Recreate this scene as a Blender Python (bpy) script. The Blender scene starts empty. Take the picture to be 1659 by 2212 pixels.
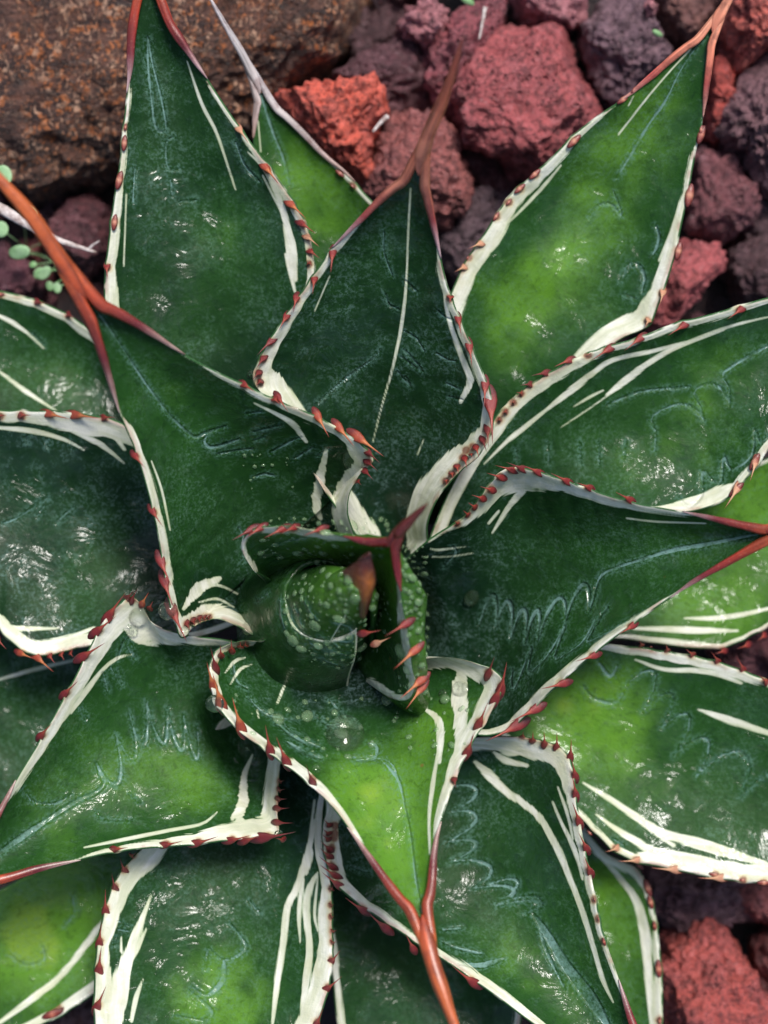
import bpy, math, random
import numpy as np
from mathutils import Vector, Matrix
random.seed(7); rng = np.random.default_rng(7)
SC = bpy.context.scene
COL = SC.collection

# ------------------------------------------------------------------ camera, sky, sun, exposure
H = 0.45                      # camera height above the middle of the rosette, metres
K = 0.30 / 2212.0             # metres per traced unit at that height
cam = bpy.data.cameras.new('camera'); camo = bpy.data.objects.new('camera', cam); COL.objects.link(camo)
camo.location = (0, 0, H); camo.rotation_euler = (0, 0, 0)
cam.sensor_fit = 'VERTICAL'; cam.angle_y = 2 * math.atan(0.15 / H)
cam.clip_start = 0.01; cam.clip_end = 200
cam.dof.use_dof = True; cam.dof.focus_distance = H - 0.018; cam.dof.aperture_fstop = 4.0
SC.camera = camo
SUN_EL, SUN_AZ = math.radians(58), math.radians(25)
w = bpy.data.worlds.new('World'); SC.world = w; w.use_nodes = True
nt = w.node_tree; nt.nodes.clear()
sky = nt.nodes.new('ShaderNodeTexSky'); sky.sky_type = 'NISHITA'; sky.sun_disc = False
sky.sun_elevation = SUN_EL; sky.sun_rotation = SUN_AZ
sky.air_density = 1.0; sky.dust_density = 3.0; sky.ozone_density = 1.0
bg = nt.nodes.new('ShaderNodeBackground'); bg.inputs['Strength'].default_value = 0.06
wo = nt.nodes.new('ShaderNodeOutputWorld')
nt.links.new(sky.outputs[0], bg.inputs[0]); nt.links.new(bg.outputs[0], wo.inputs[0])
sl = bpy.data.lights.new('sun', 'SUN'); sl.energy = 1.5; sl.angle = math.radians(15); sl.color = (1.0, 0.97, 0.92)
so = bpy.data.objects.new('sun', sl); COL.objects.link(so)
d = Vector((math.sin(SUN_AZ) * math.cos(SUN_EL), math.cos(SUN_AZ) * math.cos(SUN_EL), math.sin(SUN_EL)))
so.rotation_euler = d.to_track_quat('Z', 'Y').to_euler()
SC.view_settings.view_transform = 'Standard'; SC.view_settings.look = 'None'
SC.view_settings.exposure = 1.3; SC.view_settings.gamma = 1.0
SC.view_settings.use_curve_mapping = False

# ------------------------------------------------------------------ helpers
def P(u, v, z):               # traced position (u right, v down) and height in cm -> metres
    f = (H - z * 0.01) / H
    return np.array([(u - 829.5) * K * f, (1106 - v) * K * f, z * 0.01])
def PA(uv, z):
    f = (H - z * 0.01) / H
    return np.stack([(uv[..., 0] - 829.5) * K * f, (1106 - uv[..., 1]) * K * f, z * 0.01], -1)
OFF = dict(A=(0, 0), B=(1000, 0), C=(1924, 0), D=(0, 1000), E=(1000, 1000), F=(1924, 1000), G=(0, 2000),
           H=(800, 1900), I=(1924, 2000), J=(0, 2932), K=(1000, 2932), M=(1924, 2932))
def q(c, x, y):
    o = OFF[c]; return (o[0] * .54862 + x * .36376, o[1] * .54862 + y * .36376)
def smooth(pts, n):           # Catmull-Rom through points, resampled evenly
    p = np.array(pts, float)
    p = np.vstack([2 * p[0] - p[1], p, 2 * p[-1] - p[-2]])
    out = []
    for i in range(1, len(p) - 2):
        t = np.linspace(0, 1, 30, endpoint=False)[:, None]
        a, b, c, e = p[i-1], p[i], p[i+1], p[i+2]
        out.append(.5 * (2*b + (c-a)*t + (2*a-5*b+4*c-e)*t**2 + (3*b-a-3*c+e)*t**3))
    out = np.vstack(out + [p[-2:-1]])
    s = np.r_[0, np.cumsum(np.linalg.norm(np.diff(out[:, :2], axis=0), axis=1))]
    tt = np.linspace(0, s[-1], n)
    return np.stack([np.interp(tt, s, out[:, k]) for k in range(out.shape[1])], 1)
def keys(k, t):
    x = np.linspace(0, 1, len(k)); xs = np.linspace(-.15, 1.15, 400)
    y = np.interp(xs, x, k); kern = np.hanning(41); kern /= kern.sum()
    y2 = np.convolve(np.pad(y, 20, 'edge'), kern, 'valid')
    return np.interp(t, xs, y2)
def seg_sdf(UV, strokes, wid=None):     # distance to a set of strokes with varying half-width; <0 inside
    best = np.full(len(UV), 99.0)
    for st in strokes:
        p = np.array(st, float)
        if len(p) > 2: p = smooth(p, max(8, 4 * len(p)))
        lo = p[:, :2].min(0) - 45; hi = p[:, :2].max(0) + 45
        m = np.all((UV >= lo) & (UV <= hi), axis=1)
        if not m.any(): continue
        X = UV[m]; b = best[m]
        for a, c in zip(p[:-1], p[1:]):
            ab = c[:2] - a[:2]; L = max(ab @ ab, 1e-6)
            tt = np.clip(((X - a[:2]) @ ab) / L, 0, 1)
            dd = np.linalg.norm(X - a[:2] - tt[:, None] * ab, axis=1) - (a[2] + (c[2] - a[2]) * tt)
            if wid is not None:
                ww = wid[m]; ww[dd < b] = (a[2] + c[2]) / 2; wid[m] = ww
            b = np.minimum(b, dd)
        best[m] = b
    return best
def S(c, pts, w0=None, w1=None, taper=True):       # stroke in crop units; half widths in crop units
    n = len(pts); out = []
    for i, p in enumerate(pts):
        ww = p[2] if len(p) > 2 else w0 + ((w1 if w1 is not None else w0) - w0) * i / (n - 1)
        if taper and i in (0, n - 1) and ww > 6: ww *= .4
        ww = max(ww, 4.0)
        u, v = q(c, p[0], p[1]); out.append((u, v, ww * .36376))
    return out
def scallop(c, cusps, bul, wd=7):
    wd *= .75      # arcs between sharp cusps, as a pressed-in row of teeth leaves them
    out = []
    for a, b in zip(cusps[:-1], cusps[1:]):
        pts = []
        for i in range(9):
            t = i / 8; h = math.sin(math.pi * t) ** .6
            pts.append((a[0] + (b[0]-a[0])*t + bul[0]*h, a[1] + (b[1]-a[1])*t + bul[1]*h, .15 + wd * h))
        out.append(S(c, pts))
    return out
def hash3(i, j, k, s):
    n = (i.astype(np.int64) * 374761393 + j.astype(np.int64) * 668265263 + k.astype(np.int64) * 2147483647 + s * 974634777) & 0xffffffff
    n = ((n ^ (n >> 13)) * 1274126177) & 0xffffffff
    n = ((n ^ (n >> 16)) * 2246822519) & 0xffffffff
    return ((n ^ (n >> 15)) & 0xffffff) / float(0xffffff)
def vnoise(X, s=0):
    i = np.floor(X).astype(int); f = X - i; f = f * f * (3 - 2 * f); r = 0
    for a in (0, 1):
        for b in (0, 1):
            for c in (0, 1):
                wt = (f[:, 0] if a else 1-f[:, 0]) * (f[:, 1] if b else 1-f[:, 1]) * (f[:, 2] if c else 1-f[:, 2])
                r = r + wt * hash3(i[:, 0]+a, i[:, 1]+b, i[:, 2]+c, s)
    return r * 2 - 1
def worley(X, s=0):
    i = np.floor(X).astype(int); best = np.full(len(X), 9.0)
    for a in (-1, 0, 1):
        for b in (-1, 0, 1):
            for c in (-1, 0, 1):
                ii = i + (a, b, c)
                o = np.stack([hash3(ii[:, 0], ii[:, 1], ii[:, 2], s + k) for k in (1, 2, 3)], 1)
                rad = .75 + .5 * hash3(ii[:, 0], ii[:, 1], ii[:, 2], s + 9)
                best = np.minimum(best, np.linalg.norm(ii + o - X, axis=1) / rad)
    return best
def mesh_from(name, V, F, sm=True):
    m = bpy.data.meshes.new(name); V = np.ascontiguousarray(V, dtype=np.float32)
    F = [np.asarray(f, dtype=np.int32) for f in (F if isinstance(F, list) else [F])]
    m.vertices.add(len(V)); m.vertices.foreach_set('co', V.ravel())
    nl = sum(f.size for f in F); npl = sum(len(f) for f in F)
    m.loops.add(nl); m.loops.foreach_set('vertex_index', np.concatenate([f.ravel() for f in F]))
    m.polygons.add(npl)
    tot = np.concatenate([np.full(len(f), f.shape[1], np.int32) for f in F])
    st = np.r_[0, np.cumsum(tot)[:-1]].astype(np.int32)
    m.polygons.foreach_set('loop_start', st); m.polygons.foreach_set('loop_total', tot)
    m.update(calc_edges=True)
    m.polygons.foreach_set('use_smooth', np.full(npl, sm)); m.validate()
    return m
def fattr(m, name, a):
    at = m.attributes.new(name, 'FLOAT', 'POINT'); at.data.foreach_set('value', np.ascontiguousarray(a, dtype=np.float32))
def cattr(m, name, a):
    at = m.attributes.new(name, 'FLOAT_COLOR', 'POINT')
    a = np.concatenate([a, np.ones((len(a), 1))], 1); at.data.foreach_set('color', np.ascontiguousarray(a, dtype=np.float32).ravel())
def link(name, m, mat, parent=None):
    if mat and not m.materials: m.materials.append(mat)
    o = bpy.data.objects.new(name, m); COL.objects.link(o)
    if parent: o.parent = parent
    return o
def tag(o, label=None, cat=None, group=None, kind=None):
    if label: o['label'] = label
    if cat: o['category'] = cat
    if group: o['group'] = group
    if kind: o['kind'] = kind
    return o
def grid_faces(nr, nc, base=0, flip=False, wrap=False):
    r = np.arange(nr - 1)[:, None]; cc = nc if wrap else nc - 1; c = np.arange(cc)[None]
    c2 = (c + 1) % nc
    f = np.stack([r*nc + c, r*nc + c2, (r+1)*nc + c2, (r+1)*nc + c], -1).reshape(-1, 4) + base
    return f[:, ::-1] if flip else f
def streaks(V, F, ch, ns, C, amt=.45):      # lengthwise grain of horn
    n = (len(V) - 2) // ns; a = np.tile(np.arange(ns) / ns * 2 * math.pi, n); t = np.repeat(np.linspace(0, 1, n), ns)
    q_ = vnoise(np.stack([np.cos(a) * 2.6, np.sin(a) * 2.6, t * 5 + V[0, 0] * 999], 1), 77); q_ = np.r_[q_, 0, 0]
    return np.clip(C * (1 + amt * 1.6 * q_)[:, None], .004, .9)
def tube(path, rad, ns=12, squash=1.0, up=(0, 0, 1)):
    path = np.array(path, float); n = len(path); rad = np.array(rad, float)
    T = np.gradient(path, axis=0); T /= np.linalg.norm(T, axis=1)[:, None] + 1e-12
    U = np.array(up, float); Y = np.cross(U, T); Y /= np.linalg.norm(Y, axis=1)[:, None] + 1e-12; Z = np.cross(T, Y)
    a = np.linspace(0, 2*math.pi, ns, endpoint=False)
    V = path[:, None] + rad[:, None, None] * (np.cos(a)[None, :, None] * Y[:, None] + squash * np.sin(a)[None, :, None] * Z[:, None])
    V = V.reshape(-1, 3); F = [grid_faces(n, ns, wrap=True)]
    V = np.vstack([V, path[:1], path[-1:]]); k = np.arange(ns); k2 = (k+1) % ns
    F.append(np.stack([np.full(ns, n*ns), k2, k], 1)); F.append(np.stack([np.full(ns, n*ns+1), (n-1)*ns+k, (n-1)*ns+k2], 1))
    return V, F, np.concatenate([np.repeat(np.linspace(0, 1, n), ns), [0, 1]])

# ------------------------------------------------------------------ materials
def newmat(name):
    m = bpy.data.materials.new(name); m.use_nodes = True; n = m.node_tree; n.nodes.clear()
    out = n.nodes.new('ShaderNodeOutputMaterial'); b = n.nodes.new('ShaderNodeBsdfPrincipled')
    n.links.new(b.outputs[0], out.inputs[0]); return m, n, b
class N:
    def __init__(s, n): s.n = n
    def __call__(s, t, ins={}, **kw):
        x = s.n.nodes.new('ShaderNode' + t)
        for k, v in kw.items(): setattr(x, k, v)
        for k, v in ins.items():
            if isinstance(v, bpy.types.NodeSocket): s.n.links.new(v, x.inputs[k])
            else: x.inputs[k].default_value = v
        return x
    def math(s, op, a, b=0.0, c=0.0, clamp=False):
        return s('Math', {0: a, 1: b, 2: c}, operation=op, use_clamp=clamp).outputs[0]
    def ss(s, x, lo, hi, a=0.0, b=1.0):      # smoothstep
        return s('MapRange', {'Value': x, 'From Min': lo, 'From Max': hi, 'To Min': a, 'To Max': b}, interpolation_type='SMOOTHSTEP').outputs[0]
    def mix(s, f, a, b, bt='MIX'):
        x = s.n.nodes.new('ShaderNodeMix'); x.data_type = 'RGBA'; x.blend_type = bt
        for k, v in ((0, f), (6, a), (7, b)):
            if isinstance(v, bpy.types.NodeSocket): s.n.links.new(v, x.inputs[k])
            else: x.inputs[k].default_value = v if k == 0 else (*v, 1)
        return x.outputs[2]
    def noise(s, vec, scale, det=3, rough=.5, dist=0):
        return s('TexNoise', {'Vector': vec, 'Scale': scale, 'Detail': det, 'Roughness': rough, 'Distortion': dist}).outputs[0]
def uvs(n, sx, sy, sz=1):
    a = n('Attribute', attribute_name='lc').outputs['Vector']
    return n('VectorMath', {0: a, 1: (sx, sy, sz)}, operation='MULTIPLY').outputs[0]
def leaf_material():
    m, nt, b = newmat('agave_leaf_skin'); n = N(nt)
    A = lambda k: n('Attribute', attribute_name=k).outputs['Fac']
    obj = n('TexCoord').outputs['Object']
    ws, im, yg, ed = A('wsd'), A('isd'), A('yg'), A('ed')
    streak = n.noise(uvs(n, 9, .32), 1.0, 3, .65)             # long fibres
    streak2 = n.noise(uvs(n, 34, .8), 1.0, 2, .6)
    rag = n.math('ADD', n.math('MULTIPLY', n.math('SUBTRACT', streak, .47), 20), n.math('MULTIPLY', n.math('SUBTRACT', streak2, .5), 6))
    rag = n.math('MULTIPLY', rag, n.ss(A('rw'), 2, 14, .12, 1))
    wv = n.math('ADD', ws, rag)
    white = n.ss(wv, 1.5, -1.3)
    # green
    big = n.noise(obj, 45, 4, .55); fine = n.noise(obj, 1100, 3, .7); mid = n.noise(obj, 200, 5, .7, .8); mid2 = n.noise(obj, 480, 4, .7, .4)
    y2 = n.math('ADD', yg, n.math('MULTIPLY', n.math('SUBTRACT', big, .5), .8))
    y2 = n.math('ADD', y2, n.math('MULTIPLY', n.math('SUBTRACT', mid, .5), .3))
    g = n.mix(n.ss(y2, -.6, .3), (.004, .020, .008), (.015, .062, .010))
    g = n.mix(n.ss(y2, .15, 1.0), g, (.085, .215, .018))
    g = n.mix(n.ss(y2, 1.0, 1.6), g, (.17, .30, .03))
    g = n.mix(n.math('MULTIPLY', n.ss(mid2, .5, .68), .35), g, (.003, .016, .008))
    # waxy bloom, speckled; its bluer tint at leaf bases paints in sky reflection
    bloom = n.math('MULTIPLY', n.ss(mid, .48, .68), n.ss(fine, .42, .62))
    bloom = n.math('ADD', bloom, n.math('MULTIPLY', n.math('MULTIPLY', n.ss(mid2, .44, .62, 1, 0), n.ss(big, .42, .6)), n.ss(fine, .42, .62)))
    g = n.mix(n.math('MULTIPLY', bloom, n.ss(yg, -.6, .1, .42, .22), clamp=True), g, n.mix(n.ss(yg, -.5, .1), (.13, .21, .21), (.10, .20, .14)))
    g = n.mix(n.math('MULTIPLY', n.ss(streak2, .45, .75), .15), g, (.004, .022, .016))
    spots = n('TexVoronoi', {'Vector': obj, 'Scale': 120.0, 'Randomness': 1.0})
    sp = n.math('MULTIPLY', n.ss(spots.outputs['Distance'], .11, .05), n.ss(n('SeparateColor', {0: spots.outputs['Color']}).outputs[0], .86, .9))
    sp = n.math('MULTIPLY', sp, n.ss(yg, -.1, .6))
    g = n.mix(n.math('MULTIPLY', sp, .7), g, (.16, .07, .02))
    # imprints left by the neighbouring leaves
    imn = n.math('ADD', im, n.math('MULTIPLY', n.math('SUBTRACT', n.noise(obj, 1500, 2, .6), .5), 2.2))
    imn = n.math('ADD', imn, n.math('MULTIPLY', n.math('SUBTRACT', n.noise(obj, 260, 3, .6), .45), 5.5))
    ip = n.ss(imn, .6, -1.0)
    patchy = n.math('MULTIPLY', n.ss(n.noise(obj, 95, 3), .38, .6, .08, .7), n.ss(fine, .3, .55, .45, 1))
    g = n.mix(n.math('MULTIPLY', ip, patchy), g, (.20, .34, .32))
    halo = n.math('MULTIPLY', n.math('MULTIPLY', n.ss(im, 14, 1), n.ss(fine, .4, .65)), .35)
    g = n.mix(halo, g, (.12, .25, .20))
    # white band
    wc = n.mix(n.ss(n.noise(uvs(n, 6, .8), 1, 3), .35, .65), (.58, .60, .44), (.78, .78, .68))
    wc = n.mix(n.math('MULTIPLY', n.ss(n.noise(obj, 90, 3, .6), .5, .66), .35), wc, (.52, .50, .30))
    wc = n.mix(n.math('MULTIPLY', n.ss(mid2, .5, .7), .18), wc, (.38, .42, .34))
    wc = n.mix(n.math('MULTIPLY', n.ss(wv, -3.5, .5), .5), wc, (.33, .46, .22))
    td = n.math('ADD', A('td'), n.math('MULTIPLY', n.math('SUBTRACT', mid2, .5), 8))
    wc = n.mix(n.math('MULTIPLY', n.ss(td, 17, 6), .6), wc, (.52, .34, .12))
    wc = n.mix(n.math('MULTIPLY', n.ss(td, 11, 6), .8), wc, (.17, .028, .022))
    wc = n.mix(n.math('MULTIPLY', n.math('MULTIPLY', n.ss(ed, 16, 5), n.ss(n.noise(obj, 75, 3, .6), .50, .60)), .5), wc, (.34, .12, .10))
    wc = n.mix(n.math('MULTIPLY', n.ss(streak2, .42, .7), .22), wc, (.40, .47, .33))
    c = n.mix(n.math('MULTIPLY', white, .94), g, wc)
    # thin outer rim stays green
    c = n.mix(n.math('MULTIPLY', n.ss(ed, 5.5, 2.5), n.ss(n.noise(obj, 130, 2), .32, .48)), c, (.030, .095, .030))
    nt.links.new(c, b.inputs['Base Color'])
    ro = n.math('ADD', n.math('MULTIPLY', n.noise(obj, 70, 3), .3), .34)
    nt.links.new(ro, b.inputs['Roughness'])
    b.inputs['IOR'].default_value = 1.4; b.inputs['Specular IOR Level'].default_value = .16
    wet = n.math('ADD', n.ss(n.noise(obj, 55, 4, .6), .47, .58), n.math('MULTIPLY', ip, .8), clamp=True)
    nt.links.new(n.math('MULTIPLY', wet, .85), b.inputs['Coat Weight']); b.inputs['Coat Roughness'].default_value = .13; b.inputs['Coat IOR'].default_value = 1.4
    hgt = n.math('ADD', n.math('MULTIPLY', n.ss(im, 3.5, -2.5), 1.0), n.math('MULTIPLY', fine, .16))
    hgt = n.math('ADD', hgt, n.math('MULTIPLY', streak2, .10))
    hgt = n.math('ADD', hgt, n.math('MULTIPLY', mid, .8))
    hgt = n.math('ADD', hgt, n.math('MULTIPLY', mid2, .45))
    bp = n('Bump', {'Height': hgt, 'Strength': .6, 'Distance': .0006})
    nt.links.new(bp.outputs[0], b.inputs['Normal']); 
    hc = n.math('ADD', n.math('MULTIPLY', n.ss(im, 5, -2.5), 1.0), n.math('MULTIPLY', n.noise(obj, 85, 4, .5, .9), 3.6))
    hc = n.math('ADD', hc, n.math('MULTIPLY', mid2, .10))
    bc = n('Bump', {'Height': hc, 'Strength': .8, 'Distance': .0011}); nt.links.new(bc.outputs[0], b.inputs['Coat Normal'])
    return m
def horn_material():
    m, nt, b = newmat('horn'); n = N(nt); obj = n('TexCoord').outputs['Object']
    c = n('Attribute', attribute_name='hc').outputs['Color']
    d1 = n.noise(obj, 230, 4, .65); d2 = n.noise(obj, 1600, 2, .6)
    c = n.mix(n.math('MULTIPLY', n.ss(d1, .46, .66), .45), c, (.11, .018, .012))
    c = n.mix(n.math('MULTIPLY', n.ss(d2, .55, .8), .22), c, (.62, .32, .20))
    nt.links.new(c, b.inputs['Base Color']); b.inputs['Roughness'].default_value = .34
    b.inputs['Coat Weight'].default_value = .2; b.inputs['Coat Roughness'].default_value = .2
    bp = n('Bump', {'Height': n.noise(obj, 1800, 3, .7), 'Strength': .35, 'Distance': .0003}); nt.links.new(bp.outputs[0], b.inputs['Normal'])
    return m
def water_material(name='water', dif=.025, gls=.9):
    m = bpy.data.materials.new(name); m.use_nodes = True; t = m.node_tree; t.nodes.clear(); n = N(t)
    out = n('OutputMaterial'); fr = n('Fresnel', {'IOR': 1.33}); gl = n('BsdfGlossy', {'Roughness': .02})
    tr = n('BsdfTransparent', {'Color': (.97, 1, .97, 1)}); gs = n('BsdfGlass', {'IOR': 1.33, 'Roughness': 0.0})
    a = n('MixShader', {0: fr.outputs[0], 1: tr.outputs[0], 2: gl.outputs[0]})
    b = n('MixShader', {0: gls, 1: a.outputs[0], 2: gs.outputs[0]})
    df = n('BsdfDiffuse', {'Color': (.50, .78, .42, 1)})  # pale green share stands in for light gathered inside each drop
    c = n('MixShader', {0: dif, 1: b.outputs[0], 2: df.outputs[0]})
    t.links.new(c.outputs[0], out.inputs[0]); return m
def lava_material():
    m, nt, b = newmat('lava_rock'); n = N(nt); obj = n('TexCoord').outputs['Object']
    oi = n('ObjectInfo'); base = oi.outputs['Color']
    off = n('VectorMath', {0: obj, 1: oi.outputs['Location']}, operation='ADD').outputs[0]
    big = n.noise(off, 70, 4, .6); mid = n.noise(off, 380, 5, .75, .5); fine = n.noise(off, 1300, 3, .7)
    c = n.mix(n.math('MULTIPLY', n.ss(big, .45, .62), .5), base, n.mix(.45, base, (.12, .07, .09)))
    c = n.mix(n.math('MULTIPLY', n.ss(mid, .49, .58), .78), c, n.mix(.22, (.03, .012, .016), base))
    c = n.mix(n.math('MULTIPLY', n.ss(mid, .46, .36), .45), c, n.mix(.5, base, (.50, .32, .34)))
    c = n.mix(n.math('MULTIPLY', n.ss(fine, .52, .7), .4), c, (.035, .012, .016))
    vor = n('TexVoronoi', {'Vector': off, 'Scale': 420.0}); pore = n.ss(vor.outputs['Distance'], .42, .12)
    pore = n.math('MULTIPLY', pore, n.ss(big, .35, .6))
    c = n.mix(n.math('MULTIPLY', pore, .3), c, (.03, .012, .015))
    nt.links.new(c, b.inputs['Base Color'])
    nt.links.new(n.ss(mid, .35, .65, .3, .75), b.inputs['Roughness']); b.inputs['Specular IOR Level'].default_value = .6
    h = n.math('SUBTRACT', n.math('ADD', n.math('MULTIPLY', mid, .8), n.math('MULTIPLY', fine, .45)), n.math('MULTIPLY', pore, .7))
    bp = n('Bump', {'Height': h, 'Strength': 1.0, 'Distance': .0018}); nt.links.new(bp.outputs[0], b.inputs['Normal'])
    return m
def boulder_material():
    m, nt, b = newmat('boulder_rock'); n = N(nt); obj = n('TexCoord').outputs['Object']
    st = n('VectorMath', {0: obj, 1: (1, 1.9, 1)}, operation='MULTIPLY').outputs[0]
    big = n.noise(st, 110, 6, .72); mid = n.noise(st, 240, 5, .7); fine = n.noise(obj, 900, 3, .6)
    c = n.mix(n.ss(big, .35, .65), (.035, .017, .014), (.20, .085, .055))
    c = n.mix(n.math('MULTIPLY', n.ss(mid, .5, .7), .6), c, (.24, .115, .075))
    gn = n.noise(n('VectorMath', {0: obj, 1: (1.3, .8, 1)}, operation='MULTIPLY').outputs[0], 420, 3, .55, 1.2)
    grain = n.math('MULTIPLY', n.ss(gn, .52, .57), n.ss(n.noise(obj, 60, 3), .33, .5))
    c = n.mix(n.math('MULTIPLY', grain, .9), c, n.mix(n.ss(n.noise(obj, 300, 2), .4, .6), (.62, .19, .05), (.70, .42, .28)))
    c = n.mix(n.math('MULTIPLY', n.ss(fine, .48, .6), .6), c, (.018, .010, .009))
    nt.links.new(c, b.inputs['Base Color'])
    nt.links.new(n.ss(mid, .3, .7, .3, .7), b.inputs['Roughness']); b.inputs['Specular IOR Level'].default_value = .7
    h = n.math('ADD', n.math('ADD', n.math('MULTIPLY', mid, 1.0), n.math('MULTIPLY', fine, .6)), n.math('MULTIPLY', grain, .3))
    bp = n('Bump', {'Height': h, 'Strength': 1.0, 'Distance': .0045}); nt.links.new(bp.outputs[0], b.inputs['Normal'])
    return m
def simple(name, c1, c2, sc, rough=.6, bump=.0005, bs=600):
    m, nt, b = newmat(name); n = N(nt); obj = n('TexCoord').outputs['Object']
    nt.links.new(n.mix(n.ss(n.noise(obj, sc, 4, .6), .35, .65), c1, c2), b.inputs['Base Color']); b.inputs['Roughness'].default_value = rough
    bp = n('Bump', {'Height': n.noise(obj, bs, 4, .7), 'Strength': .8, 'Distance': bump}); nt.links.new(bp.outputs[0], b.inputs['Normal'])
    return m
LEAF = leaf_material(); HORN = horn_material(); WATER = water_material(); BEAD = water_material('water_bead', .17, .6); LAVA = lava_material(); BOULDER = boulder_material()
SOIL = simple('volcanic_soil', (.008, .005, .006), (.028, .012, .013), 150, .7, .003, 350)
STRAW = simple('dead_fibre', (.30, .22, .20), (.62, .56, .54), 500, .6, .0003, 900)
WEED = simple('weed_leaf', (.17, .34, .13), (.28, .46, .24), 200, .4, .0002, 900)
PLASTICGREY = STRAW

# ------------------------------------------------------------------ ground, boulder, lava rocks
GZ = -7.6
def ground():
    n = 241; g = np.linspace(-1, 1, n); g = np.sign(g) * np.abs(g) ** 3.2 * 60 + g * .30
    X, Y = np.meshgrid(g, g); Z = np.full_like(X, GZ * .01)
    Pn = np.stack([X.ravel() * 60, Y.ravel() * 60, np.zeros(X.size)], 1)
    near = np.exp(-(X.ravel() ** 2 + Y.ravel() ** 2) / .5)
    Z = Z.ravel() + (vnoise(Pn, 3) * .006 + vnoise(Pn * 3, 4) * .003) * near
    o = link('ground', mesh_from('ground', np.stack([X.ravel(), Y.ravel(), Z], 1), grid_faces(n, n)), SOIL)
    tag(o, 'dark wet volcanic soil under the lava rocks', kind='structure')
ground()
_ico = {}
def ico(sub):
    if sub not in _ico:
        import bmesh
        bm = bmesh.new(); bmesh.ops.create_icosphere(bm, subdivisions=sub, radius=1)
        V = np.array([v.co[:] for v in bm.verts]); F = np.array([[v.index for v in f.verts] for f in bm.faces]); bm.free()
        _ico[sub] = (V, F)
    return _ico[sub]
def rock(name, poly, zc, hz, color, mat, label, seed, sub=5, pit=1.0, cat='rock', group=None, flat=.55, lump=.10, pitsize=1.0, rough=1.0):
    poly = np.array(poly, float); c = poly.mean(0); poly = c + (poly - c) * (1.17 if mat is LAVA else 1.0); cen = P(c[0], c[1], zc)
    f = (H - zc * .01) / H
    ang = np.arctan2(-(poly[:, 1] - c[1]), poly[:, 0] - c[0]); rad = np.hypot(poly[:, 0] - c[0], poly[:, 1] - c[1]) * K * f
    # ray to polygon boundary
    V, F = ico(sub); th = np.arctan2(V[:, 1], V[:, 0]); tt = np.linspace(-math.pi, math.pi, 361)
    R = np.full(361, 0.0); px = np.stack([poly[:, 0] - c[0], -(poly[:, 1] - c[1])], 1) * K * f
    dx, dy = np.cos(tt), np.sin(tt)
    for a, b in zip(px, np.roll(px, -1, 0)):
        e = b - a; den = dx * e[1] - dy * e[0]; den = np.where(abs(den) < 1e-12, 1e-12, den)
        r = (a[0] * e[1] - a[1] * e[0]) / den; s = (a[0] * dy - a[1] * dx) / den
        R = np.maximum(R, np.where((r > 0) & (s >= -1e-6) & (s <= 1 + 1e-6), r, 0))
    ker = np.hanning(15); ker /= ker.sum(); R = np.convolve(np.pad(R[:-1], 180, 'wrap'), ker, 'same')[180:541 - 1]; R = np.r_[R, R[0]]
    Rv = np.interp(th, tt, R); h = np.hypot(V[:, 0], V[:, 1])
    hh = h ** .62; zz = np.sign(V[:, 2]) * np.abs(V[:, 2]) ** flat
    W = np.stack([np.cos(th) * Rv * hh, np.sin(th) * Rv * hh, zz * hz * .01], 1)
    mr = float(np.mean(R)); nr = V / np.linalg.norm(V, axis=1)[:, None]
    Q = W / mr
    # angular facets: cut with random planes
    r2 = np.random.default_rng(seed)
    for k in range(9):
        nn = r2.normal(size=3); nn[2] = abs(nn[2]) * 1.2; nn /= np.linalg.norm(nn)
        ext = (Q @ nn).max() * r2.uniform(.70, .93); dd = Q @ nn - ext
        Q = Q - np.where(dd > 0, dd * .85, 0)[:, None] * nn
    W = Q * mr
    n1 = vnoise(W * 90 + seed, seed); n2 = vnoise(W * 260 + seed, seed + 1); n3 = vnoise(W * 800 + seed, seed + 2)
    disp = n1 * lump * min(mr, .03) + n2 * .0014 + n3 * .0006 - np.abs(vnoise(W * 170 + seed, seed + 12)) * .0016 * rough
    w1 = worley(W * (330 / pitsize) + seed, seed); w2 = worley(W * (650 / pitsize) + seed, seed + 5)
    msk = np.clip(.6 + vnoise(W * 70, seed + 8) * .9, 0, 1.2)
    w3 = worley(W * 360 + seed + 31, seed + 3); w4 = worley(W * 760 + seed + 11, seed + 4)
    disp += pit * (.0018 * (.45 - w3) + .0009 * (.45 - w4))
    disp -= pit * msk * (.0020 * pitsize * np.clip(1 - w1 / .62, 0, 1) ** .6 + .0007 * np.clip(1 - w2 / .6, 0, 1) ** .6)
    W = W + nr * disp[:, None]
    o = link(name, mesh_from(name, W, F, True), mat); o.location = cen; o.color = (*color, 1)
    tag(o, label, cat, group); return o
MA = (.30, .07, .085); RED = (.44, .095, .10); ORG = (.74, .13, .08); DK = (.07, .028, .034); PUR = (.18, .10, .125); PK = (.48, .18, .20)
rock('boulder', [(-420, -420), (700, -420), (900, -200), (862, 10), (800, 70), (735, 145), (655, 185), (520, 300), (240, 400), (130, 436), (45, 432), (-20, 395), (-420, 400)],
     -6.4, 3.4, (1, 1, 1), BOULDER, 'big brown boulder with orange grains at the top left behind the leaves', 11, 7, .8, 'boulder', None, .3, .12, 1.6, 2.4)
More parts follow.
